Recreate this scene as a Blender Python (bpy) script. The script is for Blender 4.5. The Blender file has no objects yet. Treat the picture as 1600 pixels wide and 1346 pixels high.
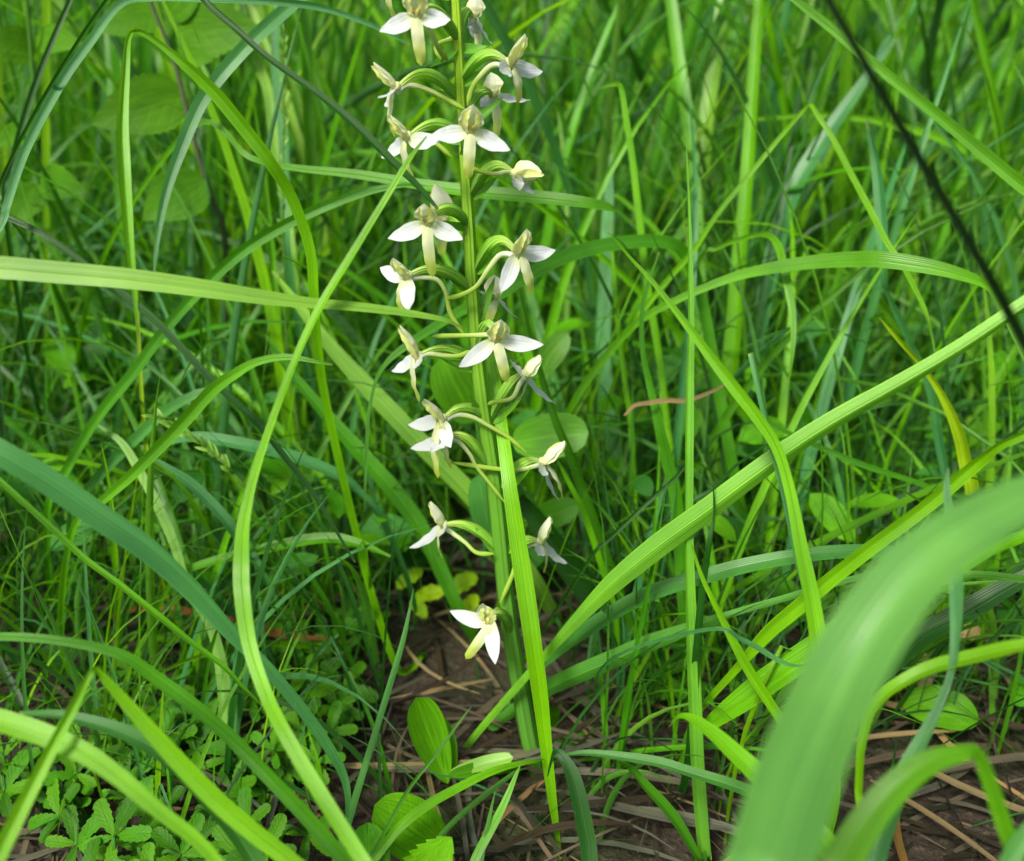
import bpy, math, random
import numpy as np
from mathutils import Vector
random.seed(7); rng = np.random.default_rng(7)
scene = bpy.context.scene
col = scene.collection

# ------------------------------------------------------------------ camera, sky, sun, exposure
H = 0.235; PITCH = math.radians(27.0); FPX = 1443.0
cam_d = bpy.data.cameras.new('camera'); cam = bpy.data.objects.new('camera', cam_d); col.objects.link(cam)
cam.location = (0, 0, H); cam.rotation_euler = (math.pi/2 - PITCH, 0, 0)
cam_d.sensor_fit = 'HORIZONTAL'; cam_d.sensor_width = 36.0; cam_d.lens = 36.0*FPX/1600.0
cam_d.clip_start = 0.005; cam_d.clip_end = 500.0
cam_d.dof.use_dof = True; cam_d.dof.focus_distance = 0.252; cam_d.dof.aperture_fstop = 10.0
scene.camera = cam
SUN_EL = math.radians(54); SUN_AZ = math.radians(-146)      # azimuth from +Y towards +X: soft light high from the side
world = bpy.data.worlds.new('World'); scene.world = world; world.use_nodes = True
nt = world.node_tree; bg = nt.nodes['Background']
sky = nt.nodes.new('ShaderNodeTexSky'); sky.sky_type = 'NISHITA'; sky.sun_disc = False
sky.sun_elevation = SUN_EL; sky.sun_rotation = SUN_AZ
sky.air_density = 1.0; sky.dust_density = 6.0; sky.ozone_density = 0.3
nt.links.new(sky.outputs[0], bg.inputs[0]); bg.inputs[1].default_value = 0.07
sun_d = bpy.data.lights.new('sun', 'SUN'); sun = bpy.data.objects.new('sun', sun_d); col.objects.link(sun)
sun_d.energy = 2.6; sun_d.angle = math.radians(14); sun_d.color = (1.0, 0.96, 0.88)
sd = Vector((math.sin(SUN_AZ)*math.cos(SUN_EL), math.cos(SUN_AZ)*math.cos(SUN_EL), math.sin(SUN_EL)))
sun.rotation_euler = sd.to_track_quat('Z', 'Y').to_euler(); sun.location = sd*20
vs = scene.view_settings
vs.view_transform = 'Standard'; vs.look = 'None'; vs.gamma = 1.0; vs.use_curve_mapping = False
vs.exposure = 1.48
scene.cycles.use_denoising = True
scene.cycles.max_bounces = 10; scene.cycles.transmission_bounces = 8; scene.cycles.diffuse_bounces = 5

# ------------------------------------------------------------------ helpers
CP, SP = math.cos(PITCH), math.sin(PITCH)
FWD = np.array([0, CP, -SP]); RIGHT = np.array([1.0, 0, 0]); UPC = np.array([0, SP, CP]); CAM = np.array([0, 0, H])
def P(x, y, d): return CAM + d*(FWD + (x-800)/FPX*RIGHT - (y-673)/FPX*UPC)
def gd(y, z=0.0):
    v = (y-673)/FPX
    return (H-z)/(SP + v*CP)                       # depth at which a ray meets the ground
def stemd(y):
    v = (y-673)/FPX; k = 0.187
    return (0.22 + k*H)/(CP - v*SP + k*(SP + v*CP))
def proj(p):
    q = np.asarray(p) - CAM
    d = q @ FWD
    return 800 + FPX*(q @ RIGHT)/d, 673 - FPX*(q @ UPC)/d, d
def nrm(v): return v/(np.linalg.norm(v) + 1e-12)
def catmull(pts, n):
    pts = np.asarray(pts, float)
    if len(pts) < 3:
        t = np.linspace(0, 1, n*(len(pts)-1)+1)[:, None]
        return pts[0]*(1-t) + pts[-1]*t
    q = np.vstack([2*pts[0]-pts[1], pts, 2*pts[-1]-pts[-2]])
    out = []
    for i in range(1, len(q)-2):
        a, b, c, d = q[i-1], q[i], q[i+1], q[i+2]
        for k in range(n):
            t = k/n
            out.append(0.5*((2*b) + (c-a)*t + (2*a-5*b+4*c-d)*t*t + (3*b-a-3*c+d)*t**3))
    out.append(q[-2]); return np.array(out)

class Geo:
    """collects grids; build() links one mesh object"""
    def __init__(s): s.v = []; s.f = []; s.uv = []; s.c = []; s.n = 0
    def grid(s, G, UVg, color, closed=False):      # G (I,J,3)
        I, J = G.shape[:2]
        s.v.append(G.reshape(-1, 3)); s.uv.append(UVg.reshape(-1, 2))
        c = np.asarray(color, float)
        s.c.append(np.tile(c, (I*J, 1)) if c.ndim == 1 else c.reshape(-1, 4))
        i = np.arange(I-1)[:, None]; j = np.arange(J if closed else J-1)[None, :]; jn = (j+1) % J
        b = s.n
        F = np.stack([b+i*J+j, b+i*J+jn, b+(i+1)*J+jn, b+(i+1)*J+j], -1).reshape(-1, 4)
        s.f.append(F); s.n += I*J
    def mesh(s, name, mat):
        v = np.vstack(s.v); f = np.vstack(s.f); uv = np.vstack(s.uv); c = np.vstack(s.c)
        m = bpy.data.meshes.new(name)
        m.vertices.add(len(v)); m.vertices.foreach_set('co', v.astype(np.float32).ravel())
        m.loops.add(f.size); m.loops.foreach_set('vertex_index', f.astype(np.int32).ravel())
        m.polygons.add(len(f)); m.polygons.foreach_set('loop_start', np.arange(0, f.size, 4, dtype=np.int32))
        m.polygons.foreach_set('loop_total', np.full(len(f), 4, np.int32))
        m.polygons.foreach_set('use_smooth', np.ones(len(f), bool))
        ul = m.uv_layers.new(name='UVMap'); ul.data.foreach_set('uv', uv[f.ravel()].astype(np.float32).ravel())
        a = m.attributes.new('tint', 'FLOAT_COLOR', 'POINT'); a.data.foreach_set('color', c.astype(np.float32).ravel())
        m.materials.append(mat); m.update(); m.validate()
        return m
    def build(s, name, mat, parent=None):
        o = bpy.data.objects.new(name, s.mesh(name, mat)); col.objects.link(o)
        if parent is not None: o.parent = parent
        return o
def origin_to(o, p):
    """move a top-level mesh's origin to p (its base) without moving the mesh"""
    from mathutils import Matrix
    o.data.transform(Matrix.Translation(-Vector(p))); o.location = Vector(p)
def tag(o, label=None, cat=None, group=None, kind=None):
    if label: o['label'] = label
    if cat: o['category'] = cat
    if group: o['group'] = group
    if kind: o['kind'] = kind
    return o
def empty(name, loc, label, cat, group=None):
    o = bpy.data.objects.new(name, None); col.objects.link(o); o.location = Vector(loc); o.empty_display_size = 0.01
    return tag(o, label, cat, group)
def part(g, name, mat, root):
    """a part whose vertices are in world coordinates, under a root (empty or part) without rotation"""
    o = g.build(name, mat)
    o.parent = root
    off = Vector((0, 0, 0)); r = root
    while r is not None: off += r.location; r = r.parent
    o.location = -off
    return o

# ------------------------------------------------------------------ materials
def new_mat(name):
    m = bpy.data.materials.new(name); m.use_nodes = True
    nt = m.node_tree; nt.nodes.clear()
    return m, nt, nt.nodes, nt.links
def math_n(nt, op, a, b=None, clamp=False):
    n = nt.nodes.new('ShaderNodeMath'); n.operation = op; n.use_clamp = clamp
    for i, x in enumerate((a, b)):
        if x is None: continue
        if isinstance(x, (int, float)): n.inputs[i].default_value = x
        else: nt.links.new(x, n.inputs[i])
    return n.outputs[0]
def mixc(nt, fac, a, b, mode='MIX'):
    n = nt.nodes.new('ShaderNodeMix'); n.data_type = 'RGBA'; n.blend_type = mode
    for i, x in ((0, fac), (6, a), (7, b)):
        if isinstance(x, (int, float)): n.inputs[i].default_value = x
        elif isinstance(x, tuple): n.inputs[i].default_value = x
        else: nt.links.new(x, n.inputs[i])
    return n.outputs[2]
def noise(nt, scale, detail=2.0, vec=None):
    n = nt.nodes.new('ShaderNodeTexNoise'); n.inputs['Scale'].default_value = scale; n.inputs['Detail'].default_value = detail
    if vec is not None: nt.links.new(vec, n.inputs['Vector'])
    return n.outputs['Fac']
def ramp(nt, fac, lo, hi):
    n = nt.nodes.new('ShaderNodeMapRange'); nt.links.new(fac, n.inputs[0])
    n.inputs[1].default_value = lo; n.inputs[2].default_value = hi
    return n.outputs[0]

def plant_mat(name, trans=0.45, rough=0.37, vein='parallel', spec=0.40, bump=0.00003, spots=True, nveins=9, tipdry=True, coat=0.0, tmul=(1.6, 1.5, 0.25)):
    m, nt, N, L = new_mat(name)
    out = N.new('ShaderNodeOutputMaterial')
    at = N.new('ShaderNodeAttribute'); at.attribute_name = 'tint'
    uvn = N.new('ShaderNodeUVMap'); sx = N.new('ShaderNodeSeparateXYZ'); L.new(uvn.outputs[0], sx.inputs[0])
    u, v = sx.outputs[0], sx.outputs[1]
    geo = N.new('ShaderNodeNewGeometry'); pos = geo.outputs['Position']
    au = math_n(nt, 'ABSOLUTE', math_n(nt, 'SUBTRACT', u, 0.5))
    big = noise(nt, 45.0, 3.0, pos)
    c = mixc(nt, 1.0, at.outputs['Color'], mixc(nt, ramp(nt, big, 0.3, 0.7), (0.78, 0.82, 0.9, 1), (1.22, 1.16, 1.0, 1)), 'MULTIPLY')
    # stretched streaks along the blade
    mp = N.new('ShaderNodeCombineXYZ'); L.new(math_n(nt, 'MULTIPLY', u, 26.0), mp.inputs[0]); L.new(math_n(nt, 'MULTIPLY', v, 3.0), mp.inputs[1]); L.new(at.outputs['Alpha'], mp.inputs[2])
    streak = noise(nt, 1.0, 2.0, mp.outputs[0])
    c = mixc(nt, 1.0, c, mixc(nt, ramp(nt, streak, 0.3, 0.7), (0.74, 0.76, 0.76, 1), (1.22, 1.18, 1.14, 1)), 'MULTIPLY')
    if vein == 'parallel':
        h = math_n(nt, 'SINE', math_n(nt, 'MULTIPLY', u, 6.2832*nveins))
        mid = ramp(nt, au, 0.045, 0.0)
        c = mixc(nt, math_n(nt, 'MULTIPLY', mid, 0.75), c, mixc(nt, 1.0, c, (1.5, 1.35, 1.5, 1), 'MULTIPLY'))
        c = mixc(nt, math_n(nt, 'MULTIPLY', math_n(nt, 'ADD', h, 1.0), 0.06), c, (0.01, 0.03, 0.004, 1))
        edge = ramp(nt, au, 0.455, 0.5)
        c = mixc(nt, math_n(nt, 'MULTIPLY', edge, 0.35), c, mixc(nt, 1.0, c, (1.7, 1.5, 1.5, 1), 'MULTIPLY'))
        height = math_n(nt, 'SUBTRACT', h, math_n(nt, 'MULTIPLY', mid, 6.0))
    else:
        s_ = math_n(nt, 'SUBTRACT', math_n(nt, 'MULTIPLY', v, 6.2832*7), math_n(nt, 'MULTIPLY', au, 22.0))
        h0 = math_n(nt, 'POWER', math_n(nt, 'ABSOLUTE', math_n(nt, 'SINE', math_n(nt, 'MULTIPLY', s_, 0.5))), 12.0)
        mid = ramp(nt, au, 0.035, 0.0)
        vv = math_n(nt, 'MAXIMUM', math_n(nt, 'MULTIPLY', h0, 0.6), mid)
        c = mixc(nt, math_n(nt, 'MULTIPLY', vv, 0.09), c, mixc(nt, 1.0, c, (1.7, 1.45, 1.7, 1), 'MULTIPLY'))
        height = math_n(nt, 'MULTIPLY', vv, -3.0)
    if spots:
        sp = noise(nt, 420.0, 2.0, pos)
        c = mixc(nt, math_n(nt, 'MULTIPLY', ramp(nt, sp, 0.74, 0.80), 0.55), c, (0.30, 0.26, 0.10, 1))
    if tipdry:
        tn = math_n(nt, 'ADD', v, math_n(nt, 'MULTIPLY', math_n(nt, 'SUBTRACT', big, 0.5), 0.10))
        c = mixc(nt, math_n(nt, 'MULTIPLY', ramp(nt, tn, 0.985, 1.03), 0.6), c, (0.42, 0.36, 0.14, 1))
    # the reverse of a leaf is a little paler and duller
    cb = mixc(nt, 0.15, c, (0.16, 0.36, 0.14, 1))
    cc = mixc(nt, geo.outputs['Backfacing'], c, cb)
    bp = N.new('ShaderNodeBump'); bp.inputs['Strength'].default_value = 0.8; bp.inputs['Distance'].default_value = bump
    L.new(height, bp.inputs['Height'])
    pb = N.new('ShaderNodeBsdfPrincipled'); L.new(cc, pb.inputs['Base Color']); L.new(bp.outputs[0], pb.inputs['Normal'])
    pb.inputs['Specular IOR Level'].default_value = spec
    L.new(math_n(nt, 'ADD', math_n(nt, 'MULTIPLY', streak, 0.2), rough-0.1), pb.inputs['Roughness'])
    tr = N.new('ShaderNodeBsdfTranslucent')
    L.new(mixc(nt, 1.0, c, (tmul[0], tmul[1], tmul[2], 1), 'MULTIPLY'), tr.inputs[0]); L.new(bp.outputs[0], tr.inputs['Normal'])
    mx = N.new('ShaderNodeMixShader'); mx.inputs[0].default_value = trans
    L.new(pb.outputs[0], mx.inputs[1]); L.new(tr.outputs[0], mx.inputs[2]); L.new(mx.outputs[0], out.inputs[0])
    return m
M_GRASS = plant_mat('grass_leaf')
M_LEAF = plant_mat('herb_leaf', vein='pinnate', trans=0.4, rough=0.55, spec=0.15, tipdry=False, bump=0.00004)
M_SMOOTH = plant_mat('smooth_leaf', vein='parallel', nveins=7, trans=0.35, rough=0.45, bump=0.000008, tipdry=False, spots=False)
M_STEM = plant_mat('stem_green', trans=0.4, rough=0.5, spec=0.2, nveins=9, spots=False, tipdry=False, bump=0.00015)
M_DRY = plant_mat('dry_straw', trans=0.15, rough=0.7, spec=0.2, tipdry=False, bump=0.0002, tmul=(1.2, 1.1, 0.8))

def petal_mat(name):
    m, nt, N, L = new_mat(name)
    out = N.new('ShaderNodeOutputMaterial'); at = N.new('ShaderNodeAttribute'); at.attribute_name = 'tint'
    uvn = N.new('ShaderNodeUVMap'); sx = N.new('ShaderNodeSeparateXYZ'); L.new(uvn.outputs[0], sx.inputs[0])
    geo = N.new('ShaderNodeNewGeometry')
    h = math_n(nt, 'SINE', math_n(nt, 'MULTIPLY', sx.outputs[0], 6.2832*5))
    n = noise(nt, 260.0, 3.0, geo.outputs['Position'])
    c = mixc(nt, 1.0, at.outputs['Color'], mixc(nt, n, (0.93, 0.94, 0.93, 1), (1.03, 1.03, 1.03, 1)), 'MULTIPLY')
    c = mixc(nt, math_n(nt, 'MULTIPLY', math_n(nt, 'ADD', h, 1.0), 0.012), c, (0.55, 0.62, 0.4, 1))
    bp = N.new('ShaderNodeBump'); bp.inputs['Strength'].default_value = 0.4; bp.inputs['Distance'].default_value = 0.00005
    L.new(math_n(nt, 'ADD', h, n), bp.inputs['Height'])
    pb = N.new('ShaderNodeBsdfPrincipled'); L.new(c, pb.inputs['Base Color']); L.new(bp.outputs[0], pb.inputs['Normal'])
    pb.inputs['Roughness'].default_value = 0.5; pb.inputs['Specular IOR Level'].default_value = 0.3
    tr = N.new('ShaderNodeBsdfTranslucent'); L.new(c, tr.inputs[0])
    mx = N.new('ShaderNodeMixShader'); mx.inputs[0].default_value = 0.5
    L.new(pb.outputs[0], mx.inputs[1]); L.new(tr.outputs[0], mx.inputs[2]); L.new(mx.outputs[0], out.inputs[0])
    return m
M_PETAL = petal_mat('orchid_petal')

def soil_mat():
    m, nt, N, L = new_mat('soil')
    out = N.new('ShaderNodeOutputMaterial'); geo = N.new('ShaderNodeNewGeometry'); p = geo.outputs['Position']
    a = noise(nt, 60, 6, p); b = noise(nt, 380, 4, p); g = noise(nt, 9, 3, p)
    c = mixc(nt, a, (0.010, 0.008, 0.005, 1), (0.042, 0.032, 0.021, 1))
    c = mixc(nt, math_n(nt, 'MULTIPLY', ramp(nt, b, 0.55, 0.75), 0.6), c, (0.10, 0.08, 0.05, 1))
    c = mixc(nt, math_n(nt, 'MULTIPLY', ramp(nt, g, 0.45, 0.6), 0.5), c, (0.03, 0.055, 0.012, 1))
    bp = N.new('ShaderNodeBump'); bp.inputs['Strength'].default_value = 1.0; bp.inputs['Distance'].default_value = 0.003
    L.new(math_n(nt, 'ADD', a, b), bp.inputs['Height'])
    pb = N.new('ShaderNodeBsdfPrincipled'); L.new(c, pb.inputs['Base Color']); L.new(bp.outputs[0], pb.inputs['Normal'])
    pb.inputs['Roughness'].default_value = 0.9; pb.inputs['Specular IOR Level'].default_value = 0.2
    L.new(pb.outputs[0], out.inputs[0]); return m
M_SOIL = soil_mat()

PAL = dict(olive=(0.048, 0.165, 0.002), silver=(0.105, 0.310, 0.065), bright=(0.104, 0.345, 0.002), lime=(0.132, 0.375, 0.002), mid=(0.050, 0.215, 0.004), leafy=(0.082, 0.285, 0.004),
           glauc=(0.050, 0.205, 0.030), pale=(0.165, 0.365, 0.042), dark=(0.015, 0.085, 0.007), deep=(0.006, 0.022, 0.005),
           bluish=(0.054, 0.220, 0.060), yellow=(0.220, 0.400, 0.006), straw=(0.29, 0.23, 0.11), rust=(0.20, 0.10, 0.025),
           brown=(0.040, 0.036, 0.020), grey=(0.130, 0.122, 0.082))
def tint(name, j=0.10):
    c = np.array(PAL[name])*(1 + rng.uniform(-j, j)); c[0] *= 1 + rng.uniform(-j, j)
    return np.array([*c, rng.uniform(0, 50)])

# ------------------------------------------------------------------ ribbons, tubes and leaves
UA5 = np.array([-1, -0.55, 0, 0.55, 1.0]); UA7 = np.array([-1, -0.72, -0.36, 0, 0.36, 0.72, 1.0]); UA3 = np.array([-1, 0, 1.0])
def frames(p, nref):
    t = np.gradient(p, axis=0); t /= np.linalg.norm(t, axis=1)[:, None] + 1e-12
    w = np.cross(t, nref); w /= np.linalg.norm(w, axis=1)[:, None] + 1e-12
    for i in range(1, len(w)):
        if w[i] @ w[i-1] < 0: w[i] = -w[i]
    n = np.cross(w, t)
    return t, w, n
def ribbon(g, p, width, nref, color, roll=0.0, fold=22.0, ua=UA7, wave=0.0):
    """a blade along p; width is its full breadth, nref the direction its face looks to, roll in degrees along the blade"""
    t, w, n = frames(p, nref)
    I = len(p); roll = np.radians(np.broadcast_to(roll, I)); fold = np.radians(np.broadcast_to(fold, I))
    cr, sr = np.cos(roll)[:, None], np.sin(roll)[:, None]
    w2 = w*cr + n*sr; n2 = n*cr - w*sr
    hw = np.asarray(width)/2
    G = p[:, None, :] + w2[:, None, :]*(ua[None, :, None]*(hw*np.cos(fold))[:, None, None]) \
        + n2[:, None, :]*(np.abs(ua)[None, :, None]**1.15*(hw*np.sin(fold))[:, None, None])
    if wave:
        ph = rng.uniform(0, 6, 2); s = np.linspace(0, 1, I)
        dz = wave*np.sin(s*19+ph[0])[:, None]*np.maximum(ua, 0)[None] + wave*np.sin(s*16+ph[1])[:, None]*np.maximum(-ua, 0)[None]
        G = G + n2[:, None, :]*dz[..., None]
    UVg = np.stack(np.broadcast_arrays((ua[None]+1)/2, np.linspace(0, 1, I)[:, None]), -1)
    g.grid(G, UVg, color)
def tube(g, p, r, color, k=10, ridges=0, ramp_=0.0, twist=0.0, nref=None):
    nref = np.array([0.3, -1, 0.2]) if nref is None else nref
    t, w, n = frames(p, np.broadcast_to(nref, p.shape))
    I = len(p); a = np.linspace(0, 2*np.pi, k, endpoint=False)
    s = np.linspace(0, 1, I)
    rr = np.broadcast_to(r, I)[:, None]*(1 + ramp_*np.cos(ridges*a[None] + twist*s[:, None]))
    G = p[:, None] + rr[..., None]*(np.cos(a)[None, :, None]*w[:, None] + np.sin(a)[None, :, None]*n[:, None])
    UVg = np.stack(np.broadcast_arrays((a/(2*np.pi))[None], s[:, None]), -1)
    c = np.asarray(color)
    if c.ndim == 2: c = np.repeat(c[:, None], k, 1)
    g.grid(G, UVg, c, closed=True)
def leaf(g, base, tip, width, nref, color, bow=0.0, shape=(0.8, 0.9), serr=0, curl=0.25, nI=22, fold=14.0, ua=UA7, droop=None):
    """broad leaf: outline sin-like with powers; serr = number of teeth"""
    base = np.asarray(base); tip = np.asarray(tip); Lg = np.linalg.norm(tip-base)
    s = np.linspace(0, 1, nI); nref = nrm(np.asarray(nref, float))
    p = base + (tip-base)*s[:, None] + nref*(bow*Lg*np.sin(np.pi*s))[:, None]
    a, b = shape
    prof = (s**a)*((1-s)**b); prof = prof/prof.max()
    if serr:
        prof = prof*(1 - (0.22 if serr < 10 else 0.10)*((s*serr) % 1.0))
    ribbon(g, p, width*np.maximum(prof, 0.004), np.broadcast_to(nref, p.shape), color, fold=fold*(1-0.3*s), ua=ua, wave=curl*0.02*width)

# ------------------------------------------------------------------ ground
def ground_h(x, y):
    return 0.0035*np.sin(x*23+1)*np.cos(y*19) + 0.003*np.sin(x*51+y*37) - 0.003
def build_ground():
    a = np.concatenate([-np.geomspace(120, 0.8, 26), np.linspace(-0.75, 0.75, 70), np.geomspace(0.8, 120, 26)])
    b = np.concatenate([-np.geomspace(120, 0.25, 22), np.linspace(-0.2, 1.2, 75), np.geomspace(1.25, 120, 26)])
    X, Y = np.meshgrid(a, b, indexing='ij'); Z = ground_h(X, Y) + 0.002*rng.standard_normal(X.shape)
    far = np.hypot(X, Y); Z = np.where(far > 6, Z + 0.15*np.sin(X*0.11)*np.cos(Y*0.09)*np.clip((far-6)/20, 0, 4), Z)
    g = Geo(); g.grid(np.stack([X, Y, Z], -1), np.stack([X, Y], -1), (0.05, 0.04, 0.02, 1))
    o = g.build('ground', M_SOIL); o['kind'] = 'structure'
build_ground()

# ------------------------------------------------------------------ grass blades that can be told apart
def interp_list(vals, n):
    vals = np.atleast_1d(np.asarray(vals, float))
    return np.interp(np.linspace(0, 1, n), np.linspace(0, 1, len(vals)), vals)
BLADES_GROUP = 'grass blades standing around the orchid'
def blade(label, colour, pts, d, roll=0, fold=24, ext=None, jit=0.06, sub=7, name='grass_blade', wave=0.00015, mat=None, cat='grass', wide=0.87):  # each object built here is one single grass blade
    """pts = (x, y, breadth) from the root end to the tip, read off the photograph; d = distances along them.
    ext = how the blade goes on out of the picture to its root in the ground: (sideways, forward) metres"""
    n = len(pts); D = interp_list(d, n)
    W = np.array([P(x, y, dd) for (x, y, w), dd in zip(pts, D)])
    w3 = np.array([w*wide*dd/FPX for (x, y, w), dd in zip(pts, D)])
    if ext is not None:
        p0, p1 = W[0], W[1]; o = nrm(p0-p1); L = max(p0[2], 0.02)
        E = np.array([p0[0]+ext[0], p0[1]+ext[1], -0.006])
        mids = []
        for t in (0.33, 0.66):
            m = (1-t)*p0 + t*E + o*min(L, 0.12)*0.25*math.sin(math.pi*t)
            m[2] = max(m[2], 0.004); mids.append(m)
        W = np.vstack([E, mids[1], mids[0], W]); w3 = np.concatenate([[w3[0]*0.7, w3[0]*0.85, w3[0]], w3])
    pth = catmull(np.column_stack([W, w3]), sub)
    p, ww = pth[:, :3], np.maximum(pth[:, 3], 0.0001)
    s = np.linspace(0, 1, len(p))
    p = p + 0.0004*np.sin(s*23 + rng.uniform(0, 6))[:, None]*np.array([0, 0.6, 0.3])
    r = interp_list(roll, len(p)) + 6*np.sin(s*5+rng.uniform(0, 6))
    nref = CAM - p; nref /= np.linalg.norm(nref, axis=1)[:, None]
    if colour not in ('lime', 'dark', 'deep', 'yellow'):       # lying stretches turn their upper face to the sky
        _, w_, _ = frames(p, nref); wz = w_[:, 2]
        k_ = np.clip((np.abs(wz)-0.35)/0.3, 0, 1); r = r*(1-k_) - np.abs(r)*np.sign(wz)*k_
    ww = ww/np.maximum(np.cos(np.radians(r)), 0.4)/np.cos(np.radians(interp_list(fold, len(p))))
    g = Geo(); c = tint(colour, jit)
    ribbon(g, p, ww, nref, c, roll=r, fold=interp_list(fold, len(p)), wave=wave)
    o = g.build(name, mat or M_GRASS); origin_to(o, p[0])
    return tag(o, label, cat, BLADES_GROUP)

# foreground
blade('very broad blurred green grass blade arching in front of everything beside the folded bright blade', 'silver',
      [(1172, 1440, 158), (1212, 1340, 164), (1260, 1200, 164), (1325, 1050, 152), (1405, 935, 136), (1495, 850, 116), (1600, 786, 92), (1720, 745, 66), (1860, 740, 30)],
      (0.118, 0.112, 0.108, 0.11, 0.118, 0.125), roll=(-8, 0, 22, 30), fold=30, ext=(0.0, 0.02), wide=0.76)
blade('thin very dark blurred grass stalk slanting down across the bright meadow', 'deep',
      [(1680, 690, 17), (1600, 540, 18), (1560, 462, 18), (1500, 355, 17), (1440, 255, 17), (1380, 150, 16), (1330, 60, 15), (1290, -8, 14), (1240, -90, 8)],
      (0.150, 0.145, 0.14), roll=0, fold=55, ext=(0.10, 0.02))
blade('bright folded grass blade bent sharply over in front of the dry litter', 'leafy',
      [(1290, 1440, 66), (1318, 1346, 62), (1364, 1275, 56), (1415, 1222, 50), (1462, 1187, 40), (1505, 1176, 28), (1527, 1180, 22), (1546, 1222, 26), (1566, 1280, 28), (1590, 1345, 24), (1610, 1400, 8)],
      (0.150, 0.150, 0.152, 0.155, 0.158), roll=(10, 20, -30), fold=14, ext=(-0.01, 0.03))
blade('blue-green grass blade with a withered brown tip rising behind the broad blurred blade', 'bluish',
      [(1345, 1400, 34), (1378, 1308, 38), (1412, 1218, 32), (1447, 1147, 22), (1470, 1095, 14), (1487, 1048, 12), (1494, 1000, 17), (1495, 950, 22), (1492, 880, 23), (1486, 820, 18), (1480, 770, 12), (1481, 732, 3)],
      (0.185, 0.19, 0.195, 0.2), roll=(30, 10, 0), ext=(-0.01, 0.03))
blade('narrow bright grass blade arching over the yellowed leaf', 'lime',
      [(1341, 1290, 14), (1343, 1235, 14), (1346, 1172, 14), (1357, 1127, 15), (1374, 1100, 18), (1402, 1072, 22), (1452, 1046, 24), (1528, 1029, 24), (1600, 1010, 21), (1700, 990, 10)],
      (0.205, 0.20, 0.195, 0.18), roll=(20, 35), ext=(0.0, 0.03))
blade('dark blue-green grass blade poking in beneath the bent bright blade', 'glauc',
      [(1540, 1420, 34), (1575, 1350, 32), (1615, 1290, 30), (1680, 1210, 14)], (0.15, 0.15), roll=15, ext=(0.0, 0.02))
# beside the orchid
blade('long pale grass blade hanging down along the orchid stem to its pointed tip', 'lime',
      [(836, 1150, 14), (800, 960, 14), (772, 760, 14), (762, 600, 14), (766, 545, 16), (773, 580, 19), (784, 660, 22), (797, 760, 26), (810, 850, 31), (822, 930, 33), (833, 1010, 31), (844, 1090, 28), (853, 1170, 22), (864, 1260, 15), (877, 1350, 3)],
      (0.312, 0.300, 0.288, 0.278, 0.272, 0.262, 0.262, 0.262, 0.268, 0.272, 0.275), roll=(-30, -30, -28, 0, 5), fold=18, ext=(0.0, 0.004))
blade('long bright yellow-green grass blade curving up past the orchid, crossing the pale level blade', 'lime',
      [(615, 1420, 28), (570, 1350, 29), (505, 1245, 30), (448, 1150, 28), (415, 1085, 27), (390, 1010, 29), (379, 930, 32), (378, 880, 31), (382, 815, 24), (398, 745, 16), (428, 655, 14), (463, 565, 15), (503, 478, 16), (557, 388, 15), (610, 300, 12), (640, 250, 9), (667, 214, 2)],
      (0.178, 0.19, 0.203, 0.21, 0.213, 0.216, 0.22, 0.222), roll=(25, -5, 10, 40, 25), fold=(10, 16, 10, 30, 30), ext=(0.01, 0.01), wide=0.78)
blade('broad pale grass blade lying level, its tip reaching the orchid stem', 'pale',
      [(-330, 440, 34), (-160, 418, 38), (-30, 416, 40), (100, 428, 39), (220, 440, 36), (330, 453, 31), (430, 467, 24), (498, 476, 18), (560, 481, 17), (630, 488, 14), (690, 499, 8), (722, 514, 2)],
      (0.20, 0.205, 0.21, 0.218, 0.226, 0.234), roll=(-12, -20, -32), fold=12, ext=(-0.12, 0.05))
blade('bright grass blade bent over at its top, its long tip hanging straight down', 'lime',
      [(620, 1040, 12), (585, 940, 14), (556, 828, 14), (530, 720, 15), (508, 618, 15), (497, 540, 16), (492, 470, 17), (486, 390, 18), (458, 310, 20), (424, 255, 23), (382, 200, 25), (335, 143, 24), (290, 100, 18), (248, 66, 11), (213, 47, 9), (200, 60, 9), (195, 105, 14), (190, 190, 20), (193, 260, 22), (200, 350, 18), (207, 430, 11), (217, 525, 3)],
      (0.330, 0.30, 0.27, 0.25, 0.24, 0.235, 0.23, 0.228), roll=(20, 30, 30, 5, 0), fold=(20, 20, 14, 40, 35), ext=(0.01, 0.02))
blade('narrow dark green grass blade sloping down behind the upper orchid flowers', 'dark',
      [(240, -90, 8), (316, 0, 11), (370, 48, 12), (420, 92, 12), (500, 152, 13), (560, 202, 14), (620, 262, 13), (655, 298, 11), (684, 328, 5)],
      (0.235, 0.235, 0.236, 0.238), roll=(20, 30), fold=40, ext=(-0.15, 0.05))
blade('broad blue-green grass blade sweeping down behind the curving bright blade', 'bluish',
      [(-230, 610, 40), (-110, 648, 44), (0, 712, 46), (80, 757, 47), (160, 810, 45), (235, 864, 40), (300, 925, 34), (362, 990, 26), (420, 1045, 22), (478, 1115, 20), (520, 1180, 18), (541, 1228, 13), (543, 1275, 7), (536, 1310, 2)],
      (0.19, 0.195, 0.205, 0.215, 0.225, 0.235, 0.24), roll=(-30, -25, -10), fold=16, ext=(-0.10, 0.04))
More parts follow.
